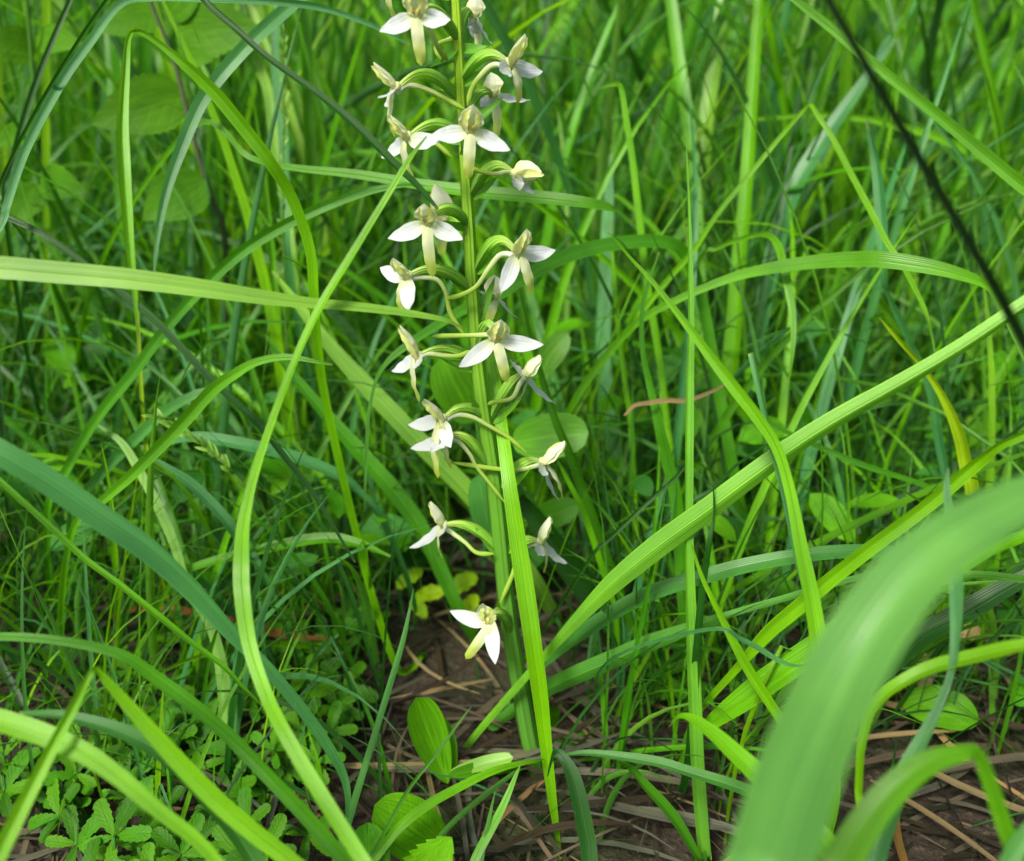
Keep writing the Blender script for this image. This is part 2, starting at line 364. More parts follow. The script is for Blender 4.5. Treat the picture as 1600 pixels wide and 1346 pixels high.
blade('sharply kinked lime grass blade with its tip bent down', 'lime',
      [(540, 1430, 26), (470, 1358, 28), (400, 1300, 31), (335, 1245, 32), (265, 1175, 29), (205, 1108, 22), (168, 1064, 14), (150, 1044, 10), (138, 1058, 13), (112, 1110, 18), (75, 1180, 22), (35, 1258, 27), (-5, 1340, 30), (-40, 1420, 26), (-70, 1490, 6)],
      (0.185, 0.186, 0.186, 0.184, 0.18, 0.172, 0.165), roll=(25, 25, 5, 0), fold=(14, 14, 30, 20), ext=(0.02, 0.01))
blade('long mid-green grass blade arching over beside the kinked lime blade', 'mid',
      [(610, 1420, 25), (550, 1358, 25), (485, 1280, 25), (425, 1215, 25), (368, 1160, 24), (310, 1110, 24), (250, 1062, 23), (195, 1026, 19), (110, 1006, 16), (0, 995, 14), (-120, 1000, 6)],
      (0.205, 0.208, 0.21, 0.208, 0.204, 0.2), roll=(20, 30, -25), fold=24, ext=(0.01, 0.01))
blade('lime grass blade with a torn upper edge arching out beneath the kinked blade', 'lime',
      [(390, 1420, 20), (340, 1352, 21), (300, 1308, 23), (245, 1262, 26), (180, 1212, 31), (112, 1168, 36), (45, 1138, 38), (-40, 1120, 36), (-160, 1115, 18)],
      (0.178, 0.18, 0.182, 0.185), roll=(20, -20), fold=14, ext=(0.01, 0.01))
blade('wide dull blue-green grass blade arching just behind the torn lime blade', 'glauc',
      [(430, 1420, 30), (396, 1350, 31), (355, 1285, 32), (300, 1222, 32), (240, 1172, 30), (170, 1136, 24), (100, 1120, 18), (30, 1118, 8)],
      (0.2, 0.2, 0.2), roll=(-10, -35), ext=(0.01, 0.02))
blade('stout bright grass blade slanting up from beside the orchid base, folded like a channel', 'lime',
      [(712, 1190, 11), (735, 1157, 12), (790, 1092, 13), (850, 1026, 15), (905, 966, 24), (960, 910, 36), (1030, 852, 42), (1110, 795, 40), (1205, 727, 37), (1300, 664, 33), (1400, 605, 28), (1500, 545, 26), (1600, 480, 25), (1720, 405, 18), (1860, 320, 8)],
      (0.312, 0.285, 0.262, 0.248, 0.235, 0.222, 0.21), roll=(30, 20, -25, -35), fold=(25, 18, 34, 50), ext=(0.0, 0.006))
blade('blue-green grass blade arching low behind the stout channelled blade', 'glauc',
      [(815, 1075, 16), (850, 1034, 22), (905, 992, 26), (1000, 937, 28), (1100, 903, 28), (1200, 877, 27), (1300, 865, 25), (1400, 866, 21), (1490, 885, 12), (1540, 900, 3)],
      (0.31, 0.285, 0.27, 0.262, 0.26, 0.258), roll=(-25, -35, -30), fold=16, ext=(-0.005, 0.01))
blade('green grass blade rising low below the arching blue-green blade', 'mid',
      [(790, 1120, 20), (850, 1080, 28), (900, 1058, 32), (960, 1033, 32), (1020, 1004, 29), (1075, 983, 22), (1140, 962, 13), (1200, 943, 12), (1290, 915, 12), (1370, 895, 8), (1420, 885, 2)],
      (0.305, 0.285, 0.275, 0.265, 0.26, 0.255), roll=(-25, -25, 0), fold=16, ext=(-0.005, 0.01))
blade('narrow lime grass blade slanting up behind the broad blurred blade', 'lime',
      [(1080, 1135, 9), (1098, 1107, 11), (1156, 1040, 14), (1200, 990, 24), (1255, 945, 27), (1310, 898, 26), (1370, 848, 25), (1452, 786, 24), (1520, 730, 22), (1564, 696, 14), (1620, 668, 16), (1720, 610, 6)],
      (0.285, 0.262, 0.248, 0.235, 0.22, 0.21), roll=(25, 10, -25), fold=(20, 34), ext=(0.0, 0.01))
blade('broad bright grass blade fanning out low behind the broad blurred blade', 'bright',
      [(1090, 1150, 14), (1120, 1122, 28), (1170, 1088, 42), (1225, 1050, 47), (1290, 1003, 46), (1370, 948, 40), (1470, 905, 30), (1553, 857, 22), (1600, 838, 20), (1690, 800, 6)],
      (0.275, 0.262, 0.25, 0.238, 0.225), roll=(10, 20, 40), fold=14, ext=(0.0, 0.01))
blade('lime grass blade leaning up to a fine tip above the stout channelled blade', 'lime',
      [(1300, 1240, 26), (1288, 1110, 30), (1278, 1010, 30), (1266, 930, 28), (1250, 850, 24), (1236, 775, 20), (1216, 706, 19), (1186, 655, 21), (1150, 607, 22), (1110, 556, 18), (1062, 494, 12), (1020, 441, 8), (985, 402, 5), (957, 369, 1.5)],
      (0.225, 0.226, 0.228, 0.23, 0.234, 0.238), roll=(-20, -30, 20, 10), fold=(14, 14, 24), ext=(0.0, 0.03))
blade('pale blue-green grass blade with its top cut off square', 'bluish',
      [(1296, 1070, 10), (1280, 1000, 12), (1266, 935, 12), (1248, 870, 12), (1227, 775, 10), (1206, 690, 10), (1190, 620, 10), (1180, 578, 10), (1174, 553, 10)],
      (0.236, 0.236, 0.24), roll=(30, 40), fold=30, ext=(0.0, 0.03))
blade('tall upright lime grass shoot standing between the stout blade and the arching blue-green blade', 'bright',
      [(1100, 1346, 22), (1092, 1260, 24), (1086, 1180, 24), (1082, 1090, 24), (1078, 1000, 21), (1075, 910, 17), (1073, 820, 15), (1073, 720, 15), (1075, 610, 14), (1078, 500, 11), (1077, 400, 9), (1075, 310, 5), (1070, 196, 1.5)],
      (0.268, 0.262, 0.256, 0.252, 0.25, 0.25), roll=(15, 30, 20), fold=(30, 40, 40), ext=(0.0, 0.02))
blade('dark green pointed grass shoot hugging the tall lime shoot', 'dark',
      [(1080, 1170, 14), (1086, 1080, 16), (1094, 980, 14), (1102, 900, 12), (1110, 850, 10), (1117, 808, 6), (1114, 750, 1.5)],
      (0.27, 0.255, 0.246, 0.246), roll=25, fold=40, ext=(0.0, 0.01))
blade('bright grass blade bent down at the foot of the tall lime shoot', 'bright',
      [(1300, 1340, 40), (1250, 1280, 40), (1200, 1230, 38), (1156, 1186, 33), (1118, 1148, 26), (1085, 1127, 16), (1060, 1121, 7), (1045, 1135, 2)],
      (0.19, 0.20, 0.215, 0.225), roll=(-10, -35), fold=18, ext=(0.01, 0.02))
blade('dull green grass blade lying almost level above the litter', 'glauc',
      [(1230, 1262, 18), (1188, 1246, 20), (1130, 1222, 21), (1067, 1205, 19), (1017, 1191, 17), (966, 1181, 14), (915, 1179, 11), (868, 1184, 3)],
      (0.235, 0.24, 0.245, 0.25), roll=-35, fold=20, ext=(0.01, 0.02))
blade('dark green grass blade bent over into the litter', 'mid',
      [(1095, 1350, 10), (1087, 1334, 14), (1055, 1284, 18), (1017, 1238, 18), (990, 1208, 13), (965, 1190, 5)], (0.262, 0.258, 0.255), roll=-30, ext=(0.0, 0.01))
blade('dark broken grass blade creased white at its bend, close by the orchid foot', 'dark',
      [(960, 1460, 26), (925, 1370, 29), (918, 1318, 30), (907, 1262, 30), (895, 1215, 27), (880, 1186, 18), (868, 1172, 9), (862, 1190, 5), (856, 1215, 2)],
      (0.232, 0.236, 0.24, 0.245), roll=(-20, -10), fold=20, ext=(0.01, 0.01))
blade('slim blue-green grass blade standing straight up in front of the dark gap', 'glauc',
      [(505, 1390, 12), (522, 1345, 13), (540, 1292, 13), (558, 1230, 13), (578, 1165, 12), (605, 1080, 11), (628, 1003, 9), (640, 950, 5), (646, 922, 1.5)],
      (0.252, 0.256, 0.262), roll=20, fold=40, ext=(0.0, 0.01))
blade('hair-thin grass blade slanting across the spoon-shaped leaf', 'mid',
      [(560, 1365, 7), (582, 1334, 7), (622, 1262, 7), (657, 1210, 6), (692, 1164, 5), (720, 1127, 4), (736, 1104, 1.5)], (0.235, 0.24, 0.245), roll=10, fold=40, ext=(0.0, 0.01))
blade('narrow bright grass blade arching along under the spoon-shaped leaf', 'bright',
      [(560, 1370, 14), (585, 1340, 16), (622, 1297, 17), (675, 1255, 17), (727, 1225, 15), (780, 1204, 12), (832, 1190, 6), (850, 1186, 2)], (0.24, 0.246, 0.256, 0.27), roll=-20, ext=(-0.005, 0.01))
blade('thin dull grass blade lying just under the arching bright one', 'mid',
      [(640, 1370, 9), (662, 1340, 10), (700, 1295, 10), (750, 1248, 10), (800, 1212, 7), (822, 1200, 2)], (0.25, 0.262, 0.275), roll=-10, ext=(0.0, 0.01))
blade('short upright grass blade springing from the litter by the orchid foot', 'bright',
      [(730, 1380, 15), (741, 1343, 16), (766, 1297, 16), (790, 1248, 12), (805, 1215, 7), (813, 1192, 1.5)], (0.24, 0.245, 0.25), roll=20, ext=(0.0, 0.01))
blade('small forked grass tip beside the short upright blade', 'mid',
      [(748, 1370, 8), (756, 1320, 9), (764, 1280, 7), (774, 1238, 1.5)], (0.242, 0.244, 0.246), roll=0, ext=(0.0, 0.01))
# middle distance, behind the orchid
blade('grass blade arching over from behind, its pale tip hanging beside the orchid', 'mid',
      [(1150, 760, 20), (1120, 600, 20), (1096, 470, 20), (1072, 402, 22), (1040, 380, 23), (966, 382, 24), (890, 400, 26), (835, 426, 24), (775, 464, 20), (727, 484, 19), (680, 512, 16), (640, 538, 14), (605, 566, 9), (587, 596, 6), (576, 650, 6), (572, 720, 6), (569, 800, 2)],
      (0.36, 0.345, 0.325, 0.31, 0.30, 0.295, 0.29), roll=(10, -25, -30, 0), fold=16, ext=(0.02, 0.02))
blade('long bright grass blade arching wide and level above the stout channelled blade', 'leafy',
      [(870, 690, 9), (883, 655, 12), (920, 592, 14), (966, 534, 14), (1004, 498, 13), (1067, 465, 13), (1143, 436, 16), (1210, 420, 21), (1276, 410, 25), (1330, 406, 28), (1377, 407, 29), (1452, 419, 26), (1510, 434, 20), (1548, 452, 13), (1570, 492, 11), (1600, 556, 9), (1640, 650, 3)],
      (0.345, 0.33, 0.315, 0.30, 0.285, 0.27, 0.255, 0.245), roll=(25, -20, -30, 0), fold=18, ext=(-0.01, 0.03))
blade('green grass blade lying level behind the orchid stem below the upper flowers', 'leafy',
      [(300, 200, 10), (390, 246, 10), (460, 262, 11), (550, 273, 15), (640, 287, 19), (735, 299, 22), (830, 309, 22), (910, 318, 19), (950, 324, 14), (965, 330, 3)],
      (0.31, 0.30, 0.29, 0.28, 0.285), roll=(-20, -30), fold=16, ext=(-0.09, 0.05))
blade('thin yellow-green grass blade folded over into a sharp peak', 'lime',
      [(985, 520, 7), (1010, 480, 9), (1050, 430, 10), (1085, 390, 10), (1120, 337, 9), (1170, 276, 9), (1220, 214, 8), (1252, 176, 7), (1265, 163, 6), (1277, 180, 8), (1300, 216, 10), (1330, 274, 11), (1360, 330, 11), (1385, 378, 10), (1407, 410, 9), (1432, 457, 8), (1450, 500, 6), (1462, 560, 2)],
      (0.345, 0.33, 0.315, 0.305, 0.30, 0.295), roll=(20, 10), fold=30, ext=(0.0, 0.02))
blade('pale grass tip bent over and hanging by the level bright blade', 'leafy',
      [(1085, 420, 6), (1120, 388, 7), (1165, 372, 8), (1198, 368, 10), (1216, 385, 14), (1229, 435, 15), (1239, 490, 13), (1239, 540, 8), (1232, 600, 2)],
      (0.34, 0.32, 0.30, 0.295), roll=(0, -15), fold=18, ext=(-0.01, 0.03))
blade('blue-green grass blade twisted at its middle behind the level bright blade', 'bluish',
      [(1480, 780, 14), (1468, 690, 16), (1455, 615, 15), (1433, 558, 11), (1420, 531, 9), (1403, 494, 13), (1388, 462, 7), (1382, 440, 12), (1379, 385, 19), (1377, 330, 20), (1370, 260, 17), (1355, 190, 6)],
      (0.34, 0.33, 0.32, 0.32), roll=(30, 0, 35), fold=20, ext=(0.0, 0.02))
blade('short yellow-green grass blade tapering up across the twisted blue-green one', 'yellow',
      [(1520, 790, 24), (1510, 722, 23), (1499, 675, 20), (1475, 622, 13), (1442, 572, 10), (1415, 542, 8), (1393, 518, 6), (1374, 496, 1.5)], (0.30, 0.29, 0.285), roll=(20, 25), fold=25, ext=(0.0, 0.03))
blade('thin dark grass blade slanting behind the narrow lime blade', 'mid',
      [(1560, 800, 6), (1465, 766, 9), (1430, 755, 10), (1360, 731, 11), (1290, 704, 10), (1215, 670, 7), (1170, 645, 2)], (0.30, 0.30, 0.305), roll=10, fold=30, ext=(0.04, 0.04))
blade('broad dark green grass blade low behind the blue-green brown-tipped blade', 'dark',
      [(1340, 1075, 30), (1390, 1040, 34), (1440, 996, 38), (1495, 963, 38), (1553, 932, 34), (1610, 900, 26), (1700, 850, 8)], (0.285, 0.275, 0.265), roll=(20, 10), fold=16, ext=(0.0, 0.01))
blade('narrow grass blade running level across the brown-tipped blue-green blade', 'mid',
      [(1420, 935, 6), (1460, 910, 10), (1503, 901, 14), (1560, 902, 15), (1620, 907, 12), (1740, 925, 4)], (0.262, 0.255, 0.25), roll=-20, fold=22, ext=(0.0, 0.02))
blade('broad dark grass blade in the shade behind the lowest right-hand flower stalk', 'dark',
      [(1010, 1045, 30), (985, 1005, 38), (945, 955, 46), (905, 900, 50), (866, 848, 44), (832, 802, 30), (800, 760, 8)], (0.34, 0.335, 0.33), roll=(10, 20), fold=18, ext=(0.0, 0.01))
blade('thin dark grass stalk slanting up beyond the pair of leaning blades', 'dark',
      [(925, 870, 6), (945, 849, 8), (991, 804, 8), (1029, 771, 8), (1062, 738, 6), (1080, 715, 2)], (0.29, 0.285, 0.28), roll=0, fold=40, ext=(-0.02, 0.02))
blade('leaning green grass blade, the glossier of a close pair behind the orchid', 'mid',
      [(990, 985, 14), (955, 885, 17), (921, 790, 17), (893, 712, 16), (869, 655, 14), (848, 590, 11), (830, 525, 8), (812, 450, 3)], (0.325, 0.31, 0.30), roll=(25, 20), fold=30, ext=(0.0, 0.01))
blade('leaning lime grass blade, the thinner of a close pair behind the orchid', 'bright',
      [(962, 960, 10), (949, 912, 11), (933, 862, 11), (911, 799, 10), (885, 745, 8), (868, 715, 2)], (0.315, 0.305, 0.30), roll=(10, 15), fold=35, ext=(0.0, 0.01))
blade('wide pale green grass blade slanting down behind the left flowers of the orchid', 'pale',
      [(830, 900, 26), (780, 830, 30), (735, 776, 33), (690, 728, 34), (635, 670, 34), (580, 613, 32), (525, 552, 26), (470, 482, 18), (425, 425, 5)], (0.35, 0.34, 0.335, 0.33), roll=(-20, -25), fold=14, ext=(0.01, 0.01))
blade('wide mid-green grass blade slanting down beneath the pale one', 'mid',
      [(720, 960, 22), (693, 900, 26), (660, 832, 30), (615, 768, 31), (560, 705, 28), (505, 645, 22), (452, 578, 14), (415, 525, 3)], (0.34, 0.335, 0.33), roll=(-10, -25), fold=16, ext=(0.01, 0.01))
blade('bright grass blade arching to meet the curving bright blade', 'leafy',
      [(110, 840, 12), (150, 792, 14), (210, 738, 19), (280, 668, 23), (332, 610, 22), (370, 582, 18), (405, 566, 14), (455, 559, 11), (520, 570, 3)], (0.27, 0.262, 0.256, 0.252), roll=(25, -25), fold=22, ext=(-0.01, 0.03))
blade('dark green grass blade leaning far over and turning blue-green along its arch', 'mid',
      [(75, 800, 12), (98, 748, 15), (150, 658, 17), (210, 581, 19), (255, 520, 19), (310, 458, 19), (385, 389, 20), (472, 338, 19), (555, 306, 15), (620, 292, 9), (665, 290, 2)], (0.31, 0.30, 0.29, 0.285), roll=(25, 25, -30), fold=24, ext=(-0.01, 0.03))
blade('long narrow dark blue-green grass blade running down through the tangle', 'dark',
      [(-90, 300, 8), (0, 337, 9), (70, 368, 11), (133, 413, 12), (224, 486, 13), (280, 541, 13), (332, 594, 13), (402, 661, 13), (448, 720, 11), (490, 772, 9), (555, 878, 3)], (0.27, 0.272, 0.275), roll=(20, 0), fold=30, ext=(-0.1, 0.05))
blade('short dark blue-green grass blade arching behind the flowering grass head', 'glauc',
      [(110, 810, 12), (133, 772, 15), (175, 722, 19), (217, 683, 19), (262, 642, 19), (308, 616, 14), (350, 605, 4)], (0.32, 0.312, 0.31), roll=(10, -25), ext=(0.0, 0.02))
blade('blue-green grass blade arching low beside the flowering grass head', 'bluish',
      [(600, 820, 10), (560, 768, 14), (525, 744, 19), (455, 716, 21), (385, 696, 22), (315, 686, 20), (270, 690, 12), (240, 705, 3)], (0.325, 0.315, 0.31), roll=(-30, -30), ext=(0.0, 0.02))
blade('soft green grass blade drooping down to a wide faded lower half', 'pale',
      [(362, 1260, 26), (359, 1190, 29), (354, 1110, 27), (345, 1040, 22), (330, 980, 17), (305, 938, 14), (287, 905, 15), (272, 852, 17), (246, 790, 17), (218, 738, 15), (190, 694, 12), (152, 664, 4)], (0.295, 0.30, 0.305, 0.31), roll=(0, 15), fold=14, ext=(0.0, 0.005))
blade('blue-green grass blade dipping behind the curving bright blade', 'bluish',
      [(415, 905, 10), (390, 865, 17), (371, 838, 19), (350, 811, 20), (297, 757, 19), (262, 732, 14), (235, 716, 3)], (0.305, 0.30, 0.298), roll=-25, ext=(0.0, 0.01))
blade('light green grass blade arching level beyond the curving bright blade', 'leafy',
      [(270, 905, 8), (297, 890, 12), (367, 871, 17), (437, 853, 19), (507, 844, 19), (560, 850, 15), (610, 870, 4)], (0.31, 0.305, 0.302), roll=-28, ext=(-0.01, 0.01))
blade('long thin green grass blade sloping down over the herb leaves', 'leafy',
      [(-120, 650, 8), (0, 751, 10), (70, 815, 11), (133, 876, 11), (192, 918, 11), (245, 960, 11), (297, 1005, 10), (350, 1044, 9), (378, 1072, 7), (410, 1105, 2)], (0.235, 0.238, 0.245), roll=(10, 25), fold=30, ext=(-0.1, 0.03))
blade('blue-green grass blade rising and bending flat across behind the bent-over blade', 'bluish',
      [(-70, 470, 12), (0, 355, 13), (12, 318, 14), (42, 232, 15), (95, 132, 16), (140, 68, 15), (188, 8, 13), (240, -2, 11), (330, -2, 12), (430, 3, 12), (505, 14, 11), (585, 42, 8), (640, 70, 2)], (0.26, 0.265, 0.27, 0.275, 0.28), roll=(25, 20, -20), fold=22, ext=(-0.06, 0.04))
blade('blue-green grass blade hanging down behind the bent-over blade', 'bluish',
      [(640, -160, 20), (545, -75, 22), (462, 2, 24), (395, 62, 25), (345, 117, 25), (312, 164, 24), (286, 224, 22), (262, 292, 17), (247, 360, 11), (241, 425, 3)], (0.31, 0.30, 0.295, 0.29), roll=(-20, 20), fold=14, ext=(0.08, 0.08))
blade('slim dark grass stalk standing behind the rising blue-green blade', 'dark',
      [(10, 340, 9), (21, 259, 11), (42, 175, 11), (70, 95, 10), (110, 0, 8), (150, -90, 3)], (0.33, 0.33), roll=10, fold=40, ext=(-0.01, 0.04))
blade('straight blue-green grass blade behind the seed-bearing grass stalk', 'bluish',
      [(452, 420, 14), (446, 300, 18), (444, 215, 18), (432, 110, 16), (434, 26, 13), (440, -60, 4)], (0.37, 0.365), roll=20, ext=(0.01, 0.04))
blade('pale grass blade leaning on the straight blue-green one', 'pale',
      [(470, 480, 14), (447, 320, 18), (431, 228, 20), (420, 148, 19), (402, 87, 14), (392, 40, 3)], (0.38, 0.375), roll=15, ext=(0.01, 0.04))
blade('thin yellow-green grass stalk upright in the tangle behind the bent-over blade tip', 'yellow',
      [(240, 850, 6), (232, 740, 7), (225, 655, 7), (218, 548, 7), (214, 480, 6), (210, 380, 2)], (0.315, 0.31), roll=10, fold=40, ext=(0.0, 0.02))
blade('tall broad bright grass blade, softly blurred, upright behind the tall lime shoot', 'bright',
      [(1100, 760, 22), (1096, 600, 24), (1092, 450, 24), (1086, 330, 24), (1076, 210, 24), (1060, 100, 22), (1046, -8, 20), (1030, -120, 6)], (0.44, 0.43, 0.43), roll=(15, 20), fold=16, ext=(0.01, 0.05))
blade('pale broad grass blade upright beside the tall blurred bright one', 'pale',
      [(1080, 520, 18), (1086, 362, 22), (1096, 280, 25), (1107, 172, 26), (1120, 82, 25), (1132, -5, 22), (1150, -110, 6)], (0.46, 0.45), roll=20, fold=14, ext=(0.0, 0.05))
blade('tall bright channelled grass blade upright beside the sloping blue-green one', 'bright',
      [(1120, 800, 22), (1130, 702, 27), (1146, 552, 28), (1157, 402, 26), (1167, 300, 24), (1177, 150, 21), (1187, -5, 17), (1196, -120, 5)], (0.40, 0.39, 0.385), roll=(15, 25), fold=30, ext=(0.0, 0.04))
blade('broad pale blue-green grass blade sloping up behind the peaked thin blade', 'bluish',
      [(1132, 760, 22), (1142, 700, 26), (1167, 602, 30), (1192, 482, 31), (1217, 372, 31), (1243, 292, 30), (1292, 212, 26), (1345, 135, 18), (1400, 60, 4)], (0.42, 0.41, 0.40), roll=(10, 25), fold=12, ext=(0.0, 0.04))
blade('green grass blade sloping down just beyond the dark blurred stalk', 'leafy',
      [(1800, 430, 16), (1690, 360, 20), (1600, 292, 23), (1540, 243, 22), (1480, 193, 20), (1420, 144, 18), (1360, 97, 17), (1300, 46, 16), (1240, -2, 12), (1180, -50, 3)], (0.28, 0.29, 0.30), roll=(-20, 15), fold=24, ext=(0.10, 0.06))
blade('narrow bright grass blade with a kinked top standing behind the orchid', 'bright',
      [(1050, 730, 11), (1042, 658, 12), (1034, 582, 12), (1022, 507, 13), (1012, 444, 13), (998, 330, 13), (989, 253, 12), (979, 190, 11), (970, 137, 9), (955, 133, 6), (935, 140, 2)], (0.345, 0.34, 0.335), roll=15, fold=26, ext=(0.0, 0.03))
blade('slim bright grass stalk standing straight behind the lower flowers', 'bright',
      [(1005, 910, 8), (996, 847, 9), (987, 670, 10), (979, 608, 10), (971, 545, 10), (964, 482, 9), (959, 418, 7), (955, 350, 2)], (0.35, 0.345), roll=10, fold=40, ext=(0.0, 0.02))
blade('pale blue-green broad grass blade standing behind the slim bright stalk', 'bluish',
      [(975, 860, 22), (966, 774, 25), (954, 670, 26), (946, 608, 26), (942, 532, 26), (946, 431, 25), (950, 330, 20), (955, 240, 5)], (0.40, 0.395), roll=15, fold=14, ext=(0.0, 0.03))
blade('green grass blade with a bent brown tip rising behind the tall lime shoot', 'mid',
      [(1070, 980, 20), (1065, 887, 22), (1061, 811, 22), (1054, 760, 22), (1040, 708, 21), (1031, 668, 18), (1014, 595, 12), (1004, 545, 9), (1004, 487, 8), (1014, 439, 6), (1030, 394, 1.5)], (0.315, 0.305, 0.30), roll=(15, 20), fold=20, ext=(0.0, 0.02))
blade('orange-brown withered grass blade lying in the shade behind the curving bright blade', 'rust',
      [(180, 960, 8), (260, 950, 12), (330, 965, 14), (410, 985, 15), (470, 996, 11), (545, 1003, 2)], (0.345, 0.335, 0.33), roll=-20, mat=M_DRY, ext=(0.0, 0.01))
blade('straw-coloured dry grass blade curled across the upright blades', 'straw',
      [(975, 650, 4), (990, 636, 7), (1020, 628, 8), (1067, 626, 8), (1110, 614, 6), (1140, 594, 2)], (0.30, 0.30), roll=10, mat=M_DRY)
blade('small pale grass tip sticking out from behind the tall lime shoot', 'bluish',
      [(1110, 985, 7), (1160, 1000, 9), (1210, 1030, 9), (1245, 1040, 5), (1268, 1040, 2)], (0.235, 0.232, 0.23), roll=-20, ext=(-0.01, 0.05))
blade('narrow lime grass blade dropping past the foot of the tall lime shoot', 'lime',
      [(1270, 1200, 12), (1220, 1125, 17), (1180, 1062, 18), (1150, 1010, 16), (1120, 950, 10), (1095, 895, 7), (1080, 850, 2)], (0.252, 0.25, 0.25), roll=15, ext=(0.01, 0.02))

# ------------------------------------------------------------------ the orchid
WHITE = (0.60, 0.64, 0.66); CREAM = (0.66, 0.70, 0.40); YG = (0.50, 0.60, 0.09); PG = (0.28, 0.46, 0.04); GREENISH = (0.60, 0.68, 0.34)
def cgrad(cols, n):
    c = np.array([(*k, 1.0) for k in cols]); t = np.linspace(0, 1, len(c)); s = np.linspace(0, 1, n)
    return np.stack([np.interp(s, t, c[:, i]) for i in range(4)], 1)
stem_pts = [(838, 1196, 30), (826, 1150, 29), (815, 1087, 28), (806, 1040, 27.5), (798, 991, 27), (790, 930, 26.5), (784, 870, 26), (777, 800, 26), (771, 745, 25.5),
            (763, 690, 25), (756, 645, 24.5), (749, 590, 23.5), (744, 540, 22), (740, 480, 20.5), (736, 420, 19.5), (733, 360, 19), (730, 315, 18.5),
            (726, 250, 17.5), (722, 190, 16.5), (719, 130, 16), (716, 70, 15.5), (712, 0, 15), (708, -60, 13.5), (704, -130, 11), (700, -200, 7)]
def stemx(y):
    a = np.array(stem_pts); return float(np.interp(y, a[::-1, 1][::-1] if a[0, 1] < a[-1, 1] else a[::-1, 1], a[::-1, 0]))
base_p = P(838, 1196, stemd(1196)); base_p[2] = -0.004
orchid = empty('orchid', base_p, 'tall flowering orchid with a leafless green stem and a spike of white spurred flowers', 'orchid')
W = np.array([[*P(x, y, stemd(y)), w*stemd(y)/FPX/2] for x, y, w in stem_pts])
W = np.vstack([[*(base_p+np.array([0.001, 0, -0.004])), W[0, 3]], W])
pp = catmull(W, 6)
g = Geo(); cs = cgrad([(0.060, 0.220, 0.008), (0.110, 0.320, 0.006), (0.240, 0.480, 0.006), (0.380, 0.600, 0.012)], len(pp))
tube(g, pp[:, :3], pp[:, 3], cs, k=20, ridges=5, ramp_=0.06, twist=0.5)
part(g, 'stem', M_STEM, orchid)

def petal(base, tip, width, nref, cols, bow=0.0, side=0.0, shape=(0.45, 0.8), cup=0.0, n=14, ua=UA7, wob=0.0):
    """strip from base to tip. bow bends it towards nref, side bends it within its own face, cup closes it like a trough"""
    g = Geo(); base = np.asarray(base); tip = np.asarray(tip); Lg = np.linalg.norm(tip-base)
    nref = nrm(np.asarray(nref, float)); s = np.linspace(0, 1, n)
    sv = nrm(np.cross(tip-base, nref))
    p = base + (tip-base)*s[:, None] + nref*(bow*Lg*np.sin(np.pi*s))[:, None] + sv*(side*Lg*np.sin(np.pi*s**0.9))[:, None]
    prof = (s**shape[0])*((1-s)**shape[1])*1.0; prof = prof/prof.max(); prof = np.maximum(prof, 0.06 if shape[1] > 0.3 else 0.02)
    prof[0] = max(prof[0], 0.30)
    c = np.repeat(cgrad(cols, n)[:, None], len(ua), 1)
    ribbon(g, p, width*prof, np.broadcast_to(nref, p.shape), c, roll=wob*s, fold=cup, ua=ua, wave=0.00018)
    return g

